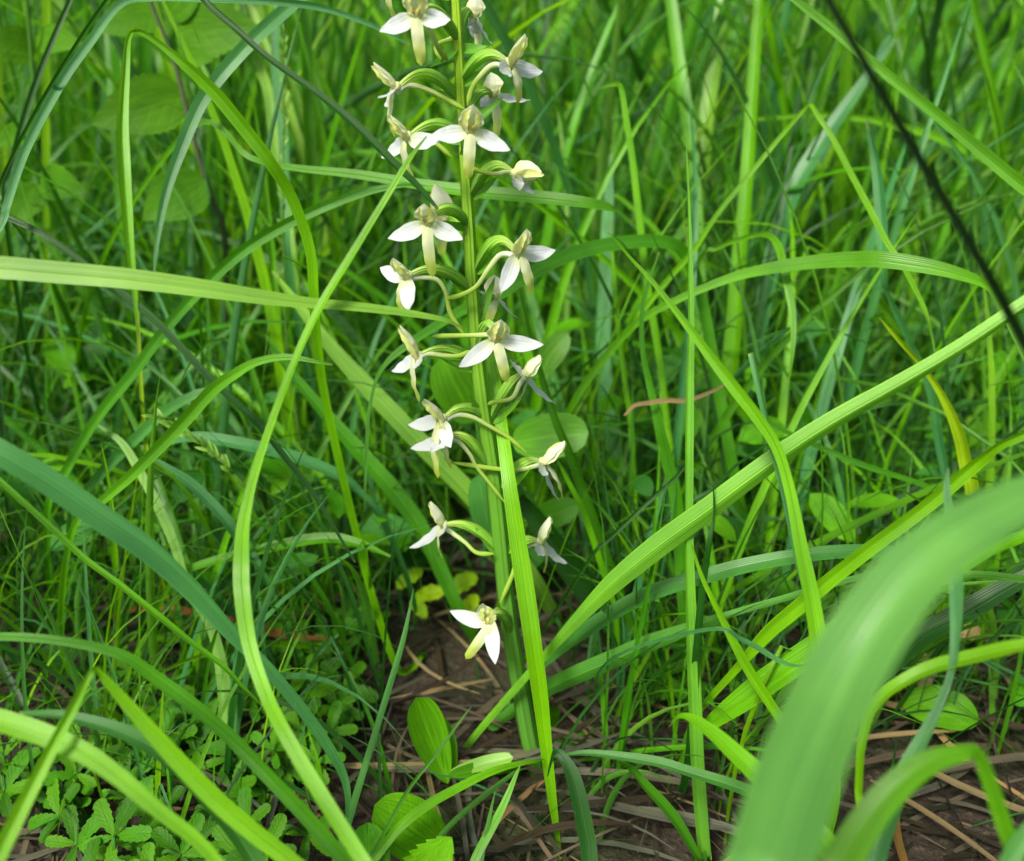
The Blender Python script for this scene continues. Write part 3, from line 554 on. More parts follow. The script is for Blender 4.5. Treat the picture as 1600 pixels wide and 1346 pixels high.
def flower(cx, cy, yaw, sc=1.0, pitch=0.0, roll=0.0, tips=None, att=None, fwd=None, spur=None, bud=0.0, ov_w=3.2, arch=0.35, bract=None, no=()):
    """cx, cy: the throat; yaw 0 = looks at the photographer, -90 = to one side, +90 = to the other; tips: where petal tips reach"""
    tips = tips or {}
    mm = 0.001*sc; ya = math.radians(yaw)
    if fwd is None: fwd = 15*math.cos(ya)
    d = stemd(cy) - fwd*0.001
    C = P(cx, cy, d)
    Fh = np.array([math.sin(ya), -math.cos(ya), 0.0]); pi_ = math.radians(pitch)
    F = nrm(Fh*math.cos(pi_) + np.array([0, 0, -math.sin(pi_)]))
    U = nrm(np.array([0, 0, 1.0]) - F*F[2]); R = np.cross(U, F)
    rl = math.radians(roll); R, U = R*math.cos(rl) + U*math.sin(rl), U*math.cos(rl) - R*math.sin(rl)
    def loc(r, f, u): return C + mm*(r*R + f*F + u*U)
    def tipw(key, r, f, u):
        q = loc(r, f, u)
        if key in tips:
            tx, ty = tips[key]; q = P(tx, ty, proj(q)[2])
        return q
    # throat and column: the flower's own mesh
    g = Geo(); s = np.linspace(0, 1, 9)
    p = np.array([loc(0, -1.6 + 2.3*t, -0.5 + 1.5*t) for t in s])
    tube(g, p, mm*np.array([0.7, 1.1, 1.35, 1.45, 1.4, 1.25, 1.05, 0.8, 0.15]), cgrad([GREENISH, CREAM, (0.62, 0.68, 0.26), (0.68, 0.70, 0.30)], 9), k=12, nref=U)
    fl = part(g, 'flower', M_PETAL, orchid)
    for sx in (-1, 1):                                         # two orange-yellow pollen masses beside the throat
        p = np.array([loc(sx*(0.55+0.15*t), 0.75+0.2*math.sin(3.1*t), 0.1 + 1.2*t) for t in np.linspace(0, 1, 6)])
        g = Geo(); tube(g, p, mm*np.array([0.1, 0.28, 0.33, 0.33, 0.25, 0.08]), (0.66, 0.56, 0.12, 1), k=8); part(g, 'pollen_mass', M_PETAL, fl)
    op = 1 - bud
    # hood: broad back sepal and two narrow petals
    ht = tipw('h', 0, 1.8, 7.6)
    if 'dorsal' not in no:
        g = petal(loc(0, -1.3, 0.2), ht, 7.4*mm, F + 0.15*U, [CREAM, (0.68, 0.73, 0.44), (0.68, 0.72, 0.58), (0.68, 0.73, 0.50)], bow=-0.14, shape=(0.6, 0.6), cup=30)
        part(g, 'back_sepal', M_PETAL, fl)
    for sx in (-1, 1):
        t_ = ht + mm*(sx*0.5*R + 0.6*F - 0.9*U)
        g = petal(loc(sx*1.15, 0.0, -0.1), t_, 2.7*mm, F + sx*0.75*R, [(0.70, 0.74, 0.36), (0.70, 0.76, 0.28), (0.68, 0.75, 0.22), (0.70, 0.76, 0.36)], bow=0.05, side=sx*0.10, shape=(0.35, 0.7), cup=18, ua=UA5)
        part(g, 'petal', M_PETAL, fl)
    for key, sx in (('l', -1), ('r', 1)):
        if key in no: continue
        t_ = tipw(key, sx*(9.6*op + 2.0*bud), 0.2 + 3*bud, -2.8 - 5*bud)
        nb = F + 0.35*U + 0.55*nrm(CAM - C)
        v = t_ - loc(sx*0.9, -0.6, -0.4)
        nb = nb - v*(nb @ v)/(v @ v)
        if np.linalg.norm(nb) < 0.35: nb = nb + 0.6*nrm(CAM - C)
        g = petal(loc(sx*0.9, -0.6, -0.4), t_, 4.7*mm, nb, [GREENISH, WHITE, WHITE, WHITE], bow=-0.05, side=sx*0.05, shape=(0.55, 0.82), cup=14, wob=sx*22)
        part(g, 'side_sepal', M_PETAL, fl)
    if 'lip' not in no:
        t_ = tipw('p', 0, 1.2 - 1.5*bud, -12.2)
        b_ = loc(0, 0.9, -0.9)
        vv = t_ - b_; nb = F + 0.3*nrm(CAM - C); nb = nb - vv*(nb @ vv)/(vv @ vv)
        if np.linalg.norm(nb) < 0.3: nb = nb + 0.5*U
        g = petal(b_, t_, 3.2*mm, nb, [CREAM, (0.62, 0.66, 0.42), (0.52, 0.62, 0.16), (0.36, 0.50, 0.025)], bow=0.09, shape=(0.12, 0.22), cup=-14)
        part(g, 'lip', M_PETAL, fl)
    # ovary: green, ribbed and twisted, arching from the stem to the back of the flower
    ax, ay = att if att else (stemx(cy+45), cy+45)
    A = P(ax, ay, stemd(ay)); B = loc(0, -1.5, 0.1)
    Lg = np.linalg.norm(B-A)
    K1 = A + (B-A)*0.35 + np.array([0, 0, 1])*Lg*arch*0.9; K2 = A + (B-A)*0.75 + np.array([0, 0, 1])*Lg*arch*0.75 - F*Lg*0.06
    s = np.linspace(0, 1, 19)[:, None]
    p = A*(1-s)**3 + 3*K1*s*(1-s)**2 + 3*K2*s*s*(1-s) + B*s**3
    r = 0.001*ov_w/2*np.interp(s[:, 0], [0, 0.12, 0.4, 0.65, 0.85, 1], [0.55, 0.8, 1.0, 0.85, 0.55, 0.45])
    g = Geo(); tube(g, p, r, cgrad([(0.17, 0.42, 0.02), (0.20, 0.46, 0.03), (0.28, 0.52, 0.05), (0.48, 0.62, 0.22)], 19), k=15, ridges=3, ramp_=0.17, twist=4.5)
    part(g, 'ovary', M_STEM, fl)
    # spur: long thin tube behind the lip
    if spur != 'none':
        if spur:
            n = len(spur); b_ = loc(0, -0.6, -1.1)
            db = proj(b_)[2]; de = stemd(spur[-1][1]) - 0.005
            pts = [b_] + [P(x, y, db + (de-db)*(i+1)/n) for i, (x, y) in enumerate(spur)]
        else:
            pts = [loc(0, -0.6, -1.1), loc(0.2, -5, -2.2), loc(0.4, -10, -5.0), loc(0.6, -15, -9.5)]
        p = catmull(np.array(pts), 6)
        r = mm*np.interp(np.linspace(0, 1, len(p)), [0, 0.15, 0.6, 0.9, 1], [0.95, 0.75, 0.62, 0.75, 0.2])
        g = Geo(); tube(g, p, r, cgrad([WHITE, (0.54, 0.64, 0.30), (0.34, 0.50, 0.07), PG], len(p)), k=9)
        part(g, 'spur', M_PETAL, fl)
    # bract under the ovary
    if bract != 'none':
        bt = bract if bract else None
        A2 = A + np.array([0, 0, -0.0012])
        T = P(bt[0], bt[1], stemd(bt[1]) - 0.4*fwd*0.001 - 0.003) if bt else (p_end := A + (K2-A)*0.95 + np.array([0, 0, -0.004]))
        g = Geo(); leaf(g, A2, T, 0.0034, nrm(CAM - A)*0.8 + np.array([0, 0, 0.5]), np.array([0.11, 0.33, 0.02, 3.0]), bow=-0.10, shape=(0.3, 0.9), nI=12, fold=25, curl=0.1)
        part(g, 'bract', M_SMOOTH, orchid)
    return fl

flower(606, -38, -70, tips={'p': (616, 30)}, att=(706, -10), spur=[(650, -40), (690, -30)])
flower(651, 22, -6, tips={'h': (646, -26), 'l': (593, 49), 'r': (704, 32), 'p': (659, 103)}, att=(714, 62), spur=[(668, 40), (684, 74), (700, 96)], arch=0.3, bract=(672, 105))
flower(741, 26, 150, tips={'h': (742, -8), 'l': (770, 71), 'r': (741, 60)}, att=(716, 70), spur=[(728, 40), (706, 60), (682, 72), (690, 95)], bract=(762, 72))
flower(615, 137, -72, tips={'h': (584, 97), 'l': (600, 164), 'r': (592, 152), 'p': (616, 216)}, att=(711, 150), spur=[(640, 133), (672, 142), (702, 158), (727, 172)], arch=0.45)
flower(800, 99, 62, tips={'h': (820, 53), 'r': (848, 112), 'l': (782, 112), 'p': (811, 162)}, att=(722, 124), spur=[(770, 102), (748, 122), (736, 142), (731, 166)], arch=0.4)
flower(771, 147, 155, tips={'h': (767, 113), 'l': (829, 157), 'r': (752, 168), 'p': (776, 217)}, att=(724, 192), spur='none', bract=(787, 151), arch=0.3)
flower(735, 203, 2, tips={'h': (739, 163), 'l': (674, 211), 'r': (797, 235), 'p': (731, 281)}, att=(726, 245), spur='none', arch=0.4)
flower(633, 214, -62, tips={'h': (609, 179), 'l': (596, 247), 'r': (690, 219), 'p': (644, 284)}, att=(722, 215), spur=[(652, 212), (680, 224), (706, 246)], bract=(652, 200))
flower(808, 272, 75, sc=0.9, bud=0.75, tips={'h': (846, 270), 'r': (834, 303), 'l': (812, 298), 'p': (832, 284)}, att=(736, 303), spur=[(795, 268), (775, 272), (750, 268), (738, 262)], arch=0.5)
flower(668, 348, -12, tips={'h': (663, 318), 'l': (606, 373), 'r': (723, 374), 'p': (676, 433)}, att=(731, 352), spur='none', arch=0.35)
flower(697, 345, -165, tips={'h': (680, 288), 'l': (706, 318), 'r': (694, 322), 'p': (689, 400)}, att=(731, 390), spur='none', bract=(720, 330))
flower(634, 432, -48, tips={'h': (614, 403), 'l': (594, 418), 'r': (638, 487), 'p': (625, 488)}, att=(737, 455), spur=[(655, 434), (682, 437), (697, 458), (704, 490), (728, 528)], arch=0.3, bract=(682, 405))
flower(811, 395, 45, tips={'h': (823, 358), 'r': (868, 391), 'l': (782, 457), 'p': (831, 459)}, att=(744, 420), spur=[(783, 398), (763, 421), (744, 448), (721, 461), (695, 468)], arch=0.5)
flower(772, 462, 165, tips={'h': (772, 430), 'l': (808, 497), 'r': (748, 455), 'p': (762, 505)}, att=(745, 497), spur='none', bract=(774, 432), arch=0.2)
flower(776, 530, 14, tips={'h': (783, 499), 'l': (717, 574), 'r': (849, 539), 'p': (792, 598)}, att=(746, 560), spur=[(768, 524), (745, 524), (705, 525), (675, 526)], arch=0.6)
flower(649, 556, -72, tips={'h': (625, 508), 'l': (612, 580), 'r': (655, 572), 'p': (655, 629)}, att=(748, 572), spur=[(668, 553), (695, 556), (718, 556), (736, 548)], arch=0.3)
flower(822, 585, 105, tips={'h': (844, 555), 'r': (868, 631), 'l': (797, 563), 'p': (800, 638)}, att=(766, 655), spur=[(812, 600), (800, 622), (775, 628), (762, 632)], arch=0.2, bract=(815, 623))
flower(688, 655, -58, tips={'h': (663, 623), 'l': (638, 664), 'r': (704, 700), 'p': (684, 748)}, att=(757, 655), spur=[(712, 649), (738, 652), (766, 667), (795, 684), (823, 708)], arch=0.4, bract=(733, 616))
flower(698, 682, -62, sc=0.9, tips={'h': (685, 654), 'l': (641, 701), 'r': (672, 706), 'p': (704, 732)}, att=(766, 735), spur=[(716, 690), (734, 710), (745, 730), (765, 755), (790, 787)], arch=0.3, bract=(724, 676))
flower(851, 722, 95, tips={'h': (882, 689), 'r': (873, 782), 'l': (846, 742), 'p': (880, 779)}, att=(781, 768), spur=[(838, 728), (812, 734), (776, 733), (700, 722)], arch=0.4, bract=(830, 730))
flower(690, 820, -92, tips={'h': (673, 783), 'l': (640, 857), 'r': (690, 836), 'p': (691, 874)}, att=(780, 862), spur=[(705, 832), (727, 848), (745, 864), (772, 866)], arch=0.3, bract=(742, 824))
flower(847, 846, 92, tips={'h': (859, 807), 'r': (886, 881), 'l': (840, 868), 'p': (850, 896)}, att=(797, 864), spur=[(828, 852), (810, 868), (800, 900), (782, 942)], arch=0.35, bract=(806, 840))
flower(764, 972, -18, roll=38, tips={'h': (755, 943), 'l': (703, 955), 'r': (774, 1038), 'p': (728, 1030)}, att=(801, 992), spur='none', arch=0.4, bract=(779, 945))
# leaves at the orchid's foot
def leaf_px(root, name, mat, a, b, width_px, da, db, colour, nref=None, parent=None, **k):
    A, B = P(*a, da), P(*b, db); g = Geo()
    leaf(g, A, B, width_px*(da+db)/2/FPX, (CAM - A if nref is None else np.array(nref, float)), tint(colour, 0.05), **k)
    return part(g, name, mat, parent or root)
leaf_px(orchid, 'leaf', M_SMOOTH, (832, 1192), (878, 1098), 66, 0.304, 0.335, 'leafy', bow=0.05, shape=(0.6, 0.55), nref=(0.3, -1, 0.8))
leaf_px(orchid, 'leaf', M_SMOOTH, (836, 1194), (950, 1168), 60, 0.304, 0.325, 'leafy', bow=0.08, shape=(0.7, 0.6), nref=(-0.2, -0.8, 1))
leaf_px(orchid, 'leaf', M_SMOOTH, (828, 1195), (700, 1212), 26, 0.304, 0.275, 'leafy', bow=0.06, shape=(0.6, 0.5), nref=(0.1, -0.6, 1), fold=25)

# ------------------------------------------------------------------ broad-leaved herbs
def stem_part(root, pts, r, colour, name='stem', mat=None, parent=None):
    p = catmull(np.array(pts), 7); n = len(p)
    g = Geo(); tube(g, p, np.linspace(r, r*0.6, n), tint(colour), k=7)
    return part(g, name, mat or M_STEM, parent or root)
# oval-leaved plant twining up behind the orchid
b0 = P(800, 1000, gd(1000)); b0[2] = -0.003
herb = empty('oval_leaved_herb', b0, 'green herb with smooth oval leaves half hidden behind the orchid', 'herb')
sp_ = [b0, P(780, 900, 0.352), P(760, 780, 0.340), P(745, 660, 0.332), P(735, 580, 0.328)]
stem_part(herb, sp_, 0.0009, 'mid')
for a, b, w, da, db, c in (((740, 660), (690, 560), 72, 0.334, 0.322, 'leafy'), ((800, 690), (920, 676), 72, 0.338, 0.325, 'leafy'),
                           ((768, 850), (748, 742), 46, 0.346, 0.335, 'glauc'), ((838, 590), (886, 520), 40, 0.338, 0.335, 'leafy'),
                           ((830, 815), (905, 790), 44, 0.345, 0.335, 'mid')):
    leaf_px(herb, 'leaf', M_SMOOTH, a, b, w, da, db, c, bow=0.06, shape=(0.5, 0.45), nref=(0.1*rng.standard_normal(), -1, 0.7), fold=9)
for a, b in (((757, 770), (800, 690)), ((765, 800), (768, 850)), ((745, 660), (838, 590)), ((770, 850), (830, 815))):
    stem_part(herb, [P(*a, 0.342), P((a[0]+b[0])/2, (a[1]+b[1])/2-8, 0.342), P(*b, 0.34)], 0.0005, 'mid', name='leaf_stalk')
# spoon-leaved plant in front of the dark gap
b0 = P(700, 1228, gd(1228)); b0[2] = -0.003
spoon = empty('spoon_leaved_herb', b0, 'small herb with folded spoon-shaped leaves at the edge of the dark gap', 'herb')
leaf_px(spoon, 'leaf', M_SMOOTH, (700, 1225), (650, 1090), 62, 0.285, 0.275, 'bright', bow=-0.05, shape=(0.75, 0.42), nref=(0.5, -1, 0.6), fold=20)
leaf_px(spoon, 'leaf', M_SMOOTH, (702, 1222), (690, 1120), 34, 0.288, 0.285, 'leafy', bow=0.04, shape=(0.6, 0.6), nref=(0.9, -0.8, 0.4), fold=20)
leaf_px(spoon, 'leaf', M_SMOOTH, (700, 1210), (802, 1184), 24, 0.285, 0.28, 'pale', bow=0.05, shape=(0.5, 0.3), nref=(0.1, -0.5, 1), fold=22)
# round leaf and toothed leaf near the lower edge
b0 = P(700, 1352, gd(1352)); b0[2] = -0.003
rl = empty('round_leaved_herb', b0, 'low herb with one big rounded leaf and one toothed leaf', 'herb')
leaf_px(rl, 'leaf', M_LEAF, (690, 1330), (585, 1258), 92, 0.262, 0.25, 'leafy', bow=0.08, shape=(0.5, 0.5), nref=(0.3, -0.8, 1), fold=10)
leaf_px(rl, 'leaf', M_LEAF, (640, 1400), (706, 1308), 84, 0.25, 0.245, 'bright', bow=0.07, shape=(0.5, 0.75), serr=8, nref=(-0.2, -0.9, 0.9), fold=12, nI=65)
leaf_px(rl, 'leaf', M_LEAF, (575, 1390), (575, 1285), 70, 0.245, 0.245, 'mid', bow=0.07, shape=(0.5, 0.55), nref=(0.2, -0.9, 0.9), fold=12)
# tall herb with a brown stem and yellow-green leaves in the background
b0 = P(392, 560, gd(560)); b0[2] = -0.003; b0 = np.array([-0.145, 0.40, -0.003])
tall = empty('brown_stemmed_herb', b0, 'tall herb with a thin brown stem and wide yellow-green leaves, blurred behind the bent-over blade', 'herb')
st = [b0, P(352, 400, 0.390), P(332, 315, 0.382), P(308, 238, 0.374), P(290, 168, 0.370), P(270, 90, 0.367), P(238, 10, 0.363), P(215, -60, 0.359)]
stem_part(tall, st, 0.0013, 'brown', mat=M_DRY)
for a, b, w, c in (((275, 50), (410, 45), 84, 'olive'), ((262, 20), (330, -40), 60, 'olive'), ((290, 150), (140, 195), 76, 'olive'), ((270, 90), (335, 95), 30, 'olive'),
                   ((318, 280), (222, 345), 70, 'olive'), ((245, 20), (150, 50), 56, 'olive')):
    leaf_px(tall, 'leaf', M_LEAF, a, b, w*1.25, 0.373, 0.363, c, bow=0.06, shape=(0.55, 1.05), nref=(0.2*rng.standard_normal(), -1.0, 0.35), fold=8, serr=13, nI=79)
b0 = np.array([-0.26, 0.40, -0.003])
h2 = empty('leafy_herb', b0, 'bushy herb with drooping rounded leaves behind the rising blue-green blade', 'herb')
stem_part(h2, [b0, P(40, 420, 0.390), P(60, 250, 0.382), P(50, 100, 0.374), P(40, -20, 0.367)], 0.0012, 'olive')
for a, b, w, c in (((55, 80), (-20, 60), 62, 'olive'), ((58, 60), (130, 70), 50, 'olive'), ((60, 290), (20, 350), 60, 'olive'), ((62, 280), (135, 300), 60, 'olive'), ((60, 200), (-10, 230), 46, 'olive')):
    leaf_px(h2, 'leaf', M_LEAF, a, b, w, 0.378, 0.367, c, bow=0.06, shape=(0.55, 1.05), nref=(0.2*rng.standard_normal(), -1.0, 0.4), fold=8, serr=12, nI=73)
b0 = np.array([0.06, 0.66, -0.003])
h3 = empty('small_leafy_herb', b0, 'small leafy herb with one dark green leaf, blurred beyond the topmost right flowers', 'herb')
stem_part(h3, [b0, P(905, 330, 0.62), P(918, 240, 0.60), P(910, 160, 0.60)], 0.001, 'mid')
for a, b, w, c in (((918, 208), (846, 248), 52, 'mid'), ((918, 240), (985, 290), 40, 'mid'), ((905, 290), (850, 330), 40, 'glauc'), ((910, 165), (950, 130), 36, 'mid'), ((910, 165), (870, 130), 30, 'mid')):
    leaf_px(h3, 'leaf', M_LEAF, a, b, w, 0.605, 0.59, c, bow=0.06, shape=(0.5, 0.7), nref=(0, -0.9, 0.6), fold=8)

# palmate herbs (five toothed leaflets to a leaf)
LEAFLET = []
for k in range(3):
    g = Geo(); leaf(g, (0, 0, 0), (0, 1, 0), 0.42, (0, 0, 1), (*np.array(PAL[('mid', 'leafy', 'mid')[k]])*(0.55+0.15*k), 7.0*k), bow=0.06, shape=(0.75, 0.35), serr=6, nI=37, fold=18, ua=UA5, curl=0.5)
    LEAFLET.append(g.mesh('leaflet', M_LEAF))
from mathutils import Matrix, Quaternion
def palmate(base, leaves, label, group):
    root = empty('palmate_herb', base, label, 'herb', group)
    for i, (c, nn, size) in enumerate(leaves):
        c = np.array(c); nn = nrm(np.array(nn, float))
        g = Geo(); m1 = np.array(base)*0.45 + c*0.55 + np.array([0, 0, 0.01])
        p = catmull(np.array([base, m1, c]), 6); tube(g, p, np.full(len(p), 0.0006), tint('mid'), k=6)
        st_ = part(g, 'leaf', M_STEM, root)
        x = nrm(np.cross(nn, rng.standard_normal(3))); y = np.cross(nn, x)
        for k in range(5):
            a = (k-2)*1.15 + rng.uniform(-0.12, 0.12)
            dr = x*math.cos(a) + y*math.sin(a) + nn*rng.uniform(0.0, 0.35)
            yv = Vector(nrm(dr)); zv = (Vector(nn) - yv*Vector(nn).dot(yv)).normalized(); xv = yv.cross(zv)
            L = size*(1.0 if k == 2 else 0.9 if k in (1, 3) else 0.72)
            o = bpy.data.objects.new('leaflet', LEAFLET[(i+k) % 3]); col.objects.link(o); o.parent = st_
            M = Matrix((xv, yv, zv)).transposed().to_4x4(); M = M @ Matrix.Scale(L, 4)
            M.translation = Vector(c)
            o.matrix_local = M
    return root
def palm_px(x, y, hgt, n, label, size=0.014, spread=0.014, group=None):
    b = P(x, y, gd(y)); b[2] = -0.002
    lv = []
    for k in range(n):
        a = 6.28*k/n + rng.uniform(0, 1)
        r = spread*rng.uniform(0.4, 1.0)
        lv.append((b + np.array([r*math.cos(a), r*math.sin(a)*0.8 - 0.002, hgt*rng.uniform(0.7, 1.1)]), (0.4*math.cos(a), -0.55, 1.0), size*rng.uniform(0.8, 1.15)))
    return palmate(b, lv, label, group)
palm_px(520, 1130, 0.018, 4, 'palmate herb with toothed leaflets standing beside the slim blue-green blade', 0.013)
palm_px(200, 1420, 0.020, 5, 'palmate herb with bright toothed leaflets at the foot of the torn lime blade', 0.013)
low = 'palmate herb in the shaded carpet of small toothed leaves under the grass'; lowg = 'small palmate herbs carpeting the ground under the grass'
for x, y in ((205, 1240), (400, 1240), (300, 1180), (480, 1050), (445, 1130), (290, 1330), (120, 1230), (560, 1020), (30, 1260), (420, 1360), (1040, 1080), (240, 1110), (1180, 1090), (1330, 980), (490, 1210), (150, 1310), (240, 1410)):
    palm_px(x, y, rng.uniform(0.010, 0.02), 4, low, 0.0115, 0.013, lowg)

# yellowed lobed leaves and a dull green leaf on the ground
def fallen_leaf(label, x, y, w_px, ang, colour, z=0.006, name='fallen_leaf', serr=0, lift=0.3):
    d = gd(y, z); A = P(x, y, d); Lg = w_px*d/FPX
    dr = np.array([math.cos(ang), math.sin(ang), lift*0.3])*Lg
    g = Geo(); leaf(g, A - dr/2, A + dr/2, Lg*0.62, (0.1*rng.standard_normal(), -0.55, 1), tint(colour), bow=0.10, shape=(0.55, 0.55), serr=serr, nI=46, fold=12, curl=1.2)
    o = g.build(name, M_LEAF); origin_to(o, A - dr/2); return tag(o, label, 'leaf')
fallen_leaf('pale yellow withered leaf on the litter behind the broad blurred blade', 1437, 1045, 80, 1.3, 'straw', 0.012, serr=4)
fallen_leaf('yellow withered leaf partly under the broad dark blade', 1420, 985, 60, 0.3, 'straw', 0.016, serr=4)
fallen_leaf('small yellow leaf scrap beside the brown-tipped blue-green blade', 1515, 990, 44, 0.2, 'straw', 0.014, serr=3)
fallen_leaf('dull green leaf lying on the litter beside the brown-tipped blade', 1468, 1110, 110, -0.5, 'leafy', 0.012)
fallen_leaf('dark green round leaf lying at the edge of the litter', 1595, 1080, 70, 0.9, 'mid', 0.02)
for k, (x, y, s, a) in enumerate(((640, 905, 46, 0.6), (672, 930, 50, -0.2), (720, 915, 56, 0.4), (655, 950, 40, 2.2), (735, 948, 44, 1.2))):
    o = fallen_leaf('yellow-green lobed leaf in the patch of pale leaves behind the lowest flower', x, y, s, a, 'yellow', 0.014, 'lobed_leaf', serr=4, lift=1.2)
    o['group'] = 'patch of pale yellow-green leaves behind the lowest flower'

# flowering grass heads
def grass_head(label, pts, d, spk, colour='pale', r=0.0005, start=0.35, size=0.004):
    p = catmull(np.array([P(x, y, dd) for (x, y), dd in zip(pts, interp_list(d, len(pts)))]), 9)
    b = p[0].copy(); root = empty('seeding_grass', b, label, 'grass')
    g = Geo(); tube(g, p, np.linspace(r, r*0.5, len(p)), tint(colour), k=6); part(g, 'stalk', M_STEM, root)
    for k in range(spk):
        s = start + (1-start)*k/spk; i = int(s*(len(p)-2)); q = p[i]; t = nrm(p[i+1]-p[i])
        sd_ = nrm(np.cross(t, rng.standard_normal(3)))
        g = Geo(); leaf(g, q, q + (t*0.85 + sd_*0.45)*size*rng.uniform(0.8, 1.3), size*0.30, CAM - q, tint(colour), bow=0.1, shape=(0.5, 0.8), nI=8, ua=UA5, fold=30)
        part(g, 'spikelet', M_DRY if k % 4 == 0 else M_SMOOTH, root)
grass_head('slender pale grass head with tiny spikelets leaning over among the blue-green blades', [(470, 1010), (440, 880), (410, 790), (385, 762), (350, 725), (310, 690), (270, 665), (241, 648)], (0.335, 0.30, 0.292, 0.29), 34, start=0.52, size=0.0045)
grass_head('thin upright seed-bearing grass stalk, pale, behind the bent-over blade', [(470, 700), (450, 560), (445, 455), (442, 330), (443, 200), (444, 110), (443, 36)], (0.37, 0.345, 0.34), 30, start=0.45, size=0.004)

# ------------------------------------------------------------------ the meadow behind and around
def grow(x, y, L, tilt, az, bend, kink, seg):
    """path of a free-standing blade: rises at tilt from upright towards az and bends over by bend (radians) along its length"""
    s = np.linspace(0, 1, seg+1); ang = tilt + bend*s**1.6
    if kink > 0: ang = ang + np.where(s > kink, 1.7, 0.0)
    ds = L/seg
    h = np.concatenate([[0], np.cumsum(np.sin(ang[:-1])*ds)]); z = np.concatenate([[0], np.cumsum(np.cos(ang[:-1])*ds)])
    sw = 0.03*L*np.sin(s*3+az)                                   # a little sideways sway
    p = np.stack([x + h*math.cos(az) - sw*math.sin(az), y + h*math.sin(az) + sw*math.cos(az), z - 0.004], 1)
    return p
COLS = ['bright', 'leafy', 'mid', 'lime', 'glauc', 'bluish', 'pale', 'dark', 'yellow']
def sow(n, y0, y1, L0, L1, w0, w1, seg, cols, marg=1.25, minY=0.287, tuft=0.6, spread=0.7, zmax=None, bendr=(0.1, 1.7), tiltr=0.30, accept=None):
    out = []; tufts = []; tries = 0
    while len(out) < n and tries < n*6:
        tries += 1
        if tufts and rng.random() < tuft:
            c = tufts[rng.integers(max(0, len(tufts)-40), len(tufts))]
            x, y = c[0] + rng.normal(0, 0.012), c[1] + rng.normal(0, 0.012); az0 = c[2]
        else:
            y = math.sqrt(rng.uniform(y0*y0, y1*y1)); x = rng.uniform(-1, 1)*(0.56*y + 0.10)*marg; az0 = rng.uniform(0, 6.283)
            tufts.append((x, y, az0))
        if not y0*0.97 < y: continue
        az = az0 + rng.normal(0, spread); L = rng.uniform(L0, L1); tilt = abs(rng.normal(0, tiltr)); bend = rng.uniform(*bendr)
        kink = rng.uniform(0.45, 0.8) if rng.random() < 0.09 else 0
        p = grow(x, y, L, tilt, az, bend, kink, seg)
        if p[:, 2].min() < -0.02:
            p[:, 2] = np.maximum(p[:, 2], 0.002)
        if p[:, 1].min() < minY: continue
        if accept is not None and not accept(p): continue
        w = rng.uniform(w0, w1)*(0.6 + 0.4*L/L1)
        s = np.linspace(0, 1, seg+1); prof = np.minimum(1, 0.55+1.5*s)*np.clip(1-s**2.6, 0.02, 1)
        cn = cols[rng.integers(len(cols))]
        fa = az + rng.normal(0, 0.5)
        nref = np.array([-math.cos(fa), -math.sin(fa), 0.35]) if rng.random() < 0.75 else np.array([-math.sin(fa), math.cos(fa), 0.2])
        out.append((p, w*prof, nref, tint(cn, 0.16), cn, rng.uniform(10, 38)))
    return out
def add_to(g, b, ua):
    p, w, nref, c, cn, fold = b
    ribbon(g, p, w, np.broadcast_to(nref, p.shape), c, fold=fold, ua=ua, roll=np.linspace(0, rng.uniform(-50, 50), len(p)))
GREENS = ['bright', 'leafy', 'mid', 'bright', 'lime', 'glauc', 'bluish', 'mid', 'leafy', 'dark', 'pale']
near = sow(1150, 0.40, 0.80, 0.20, 0.50, 0.0038, 0.0088, 14, GREENS, minY=0.355)
back = sow(2100, 0.80, 1.7, 0.22, 0.55, 0.003, 0.0085, 11, GREENS, marg=1.3)
far = sow(8500, 1.7, 5.0, 0.22, 0.50, 0.004, 0.010, 8, GREENS + ['yellow', 'pale', 'lime', 'pale', 'lime', 'bright'], marg=1.2, tuft=0.5)
vfar = sow(5000, 5.0, 14.0, 0.25, 0.5, 0.008, 0.02, 5, GREENS + ['yellow'], marg=1.2, tuft=0.5)
def clear_orchid(p):
    x, y, d = proj(p[-1]); x2, y2, d2 = proj(p[len(p)//2])
    if d < 0.235: return False
    return not any((620 < a < 900 and 960 < b < 1200 and dd < 0.33) for a, b, dd in ((x, y, d), (x2, y2, d2)))
fine = sow(2600, 0.17, 0.75, 0.03, 0.11, 0.0007, 0.0018, 8, ['mid', 'leafy', 'glauc', 'bright', 'dark', 'bluish'], minY=0.15, tuft=0.75, accept=clear_orchid, bendr=(0.2, 1.6), tiltr=0.5)
def low_ok(p):
    q = np.array([proj(k) for k in p[::2]])
    if q[:, 2].min() < 0.245: return False
    if np.any((q[:, 0] > 600) & (q[:, 0] < 930) & (q[:, 2] < 0.335)): return False
    return not np.any((q[:, 1] < 560) & (q[:, 2] < 0.30))
under = sow(1900, 0.235, 0.60, 0.08, 0.26, 0.0018, 0.0056, 10, ['mid', 'leafy', 'glauc', 'bright', 'dark', 'mid', 'bluish', 'lime'], minY=0.2, tuft=0.7, accept=low_ok, bendr=(0.2, 1.9), tiltr=0.45)
def turf_ok(p):
    q = np.array([proj(k) for k in p[::2]])
    return q[:, 2].min() > 0.235 and not np.any((q[:, 0] > 610) & (q[:, 0] < 850) & (q[:, 1] > 960) & (q[:, 1] < 1150)) and not np.any((q[:, 0] > 1450) & (q[:, 1] > 1110) & (q[:, 2] < 0.30)) and not np.any((q[:, 0] > 690) & (q[:, 0] < 900) & (q[:, 2] < 0.33))
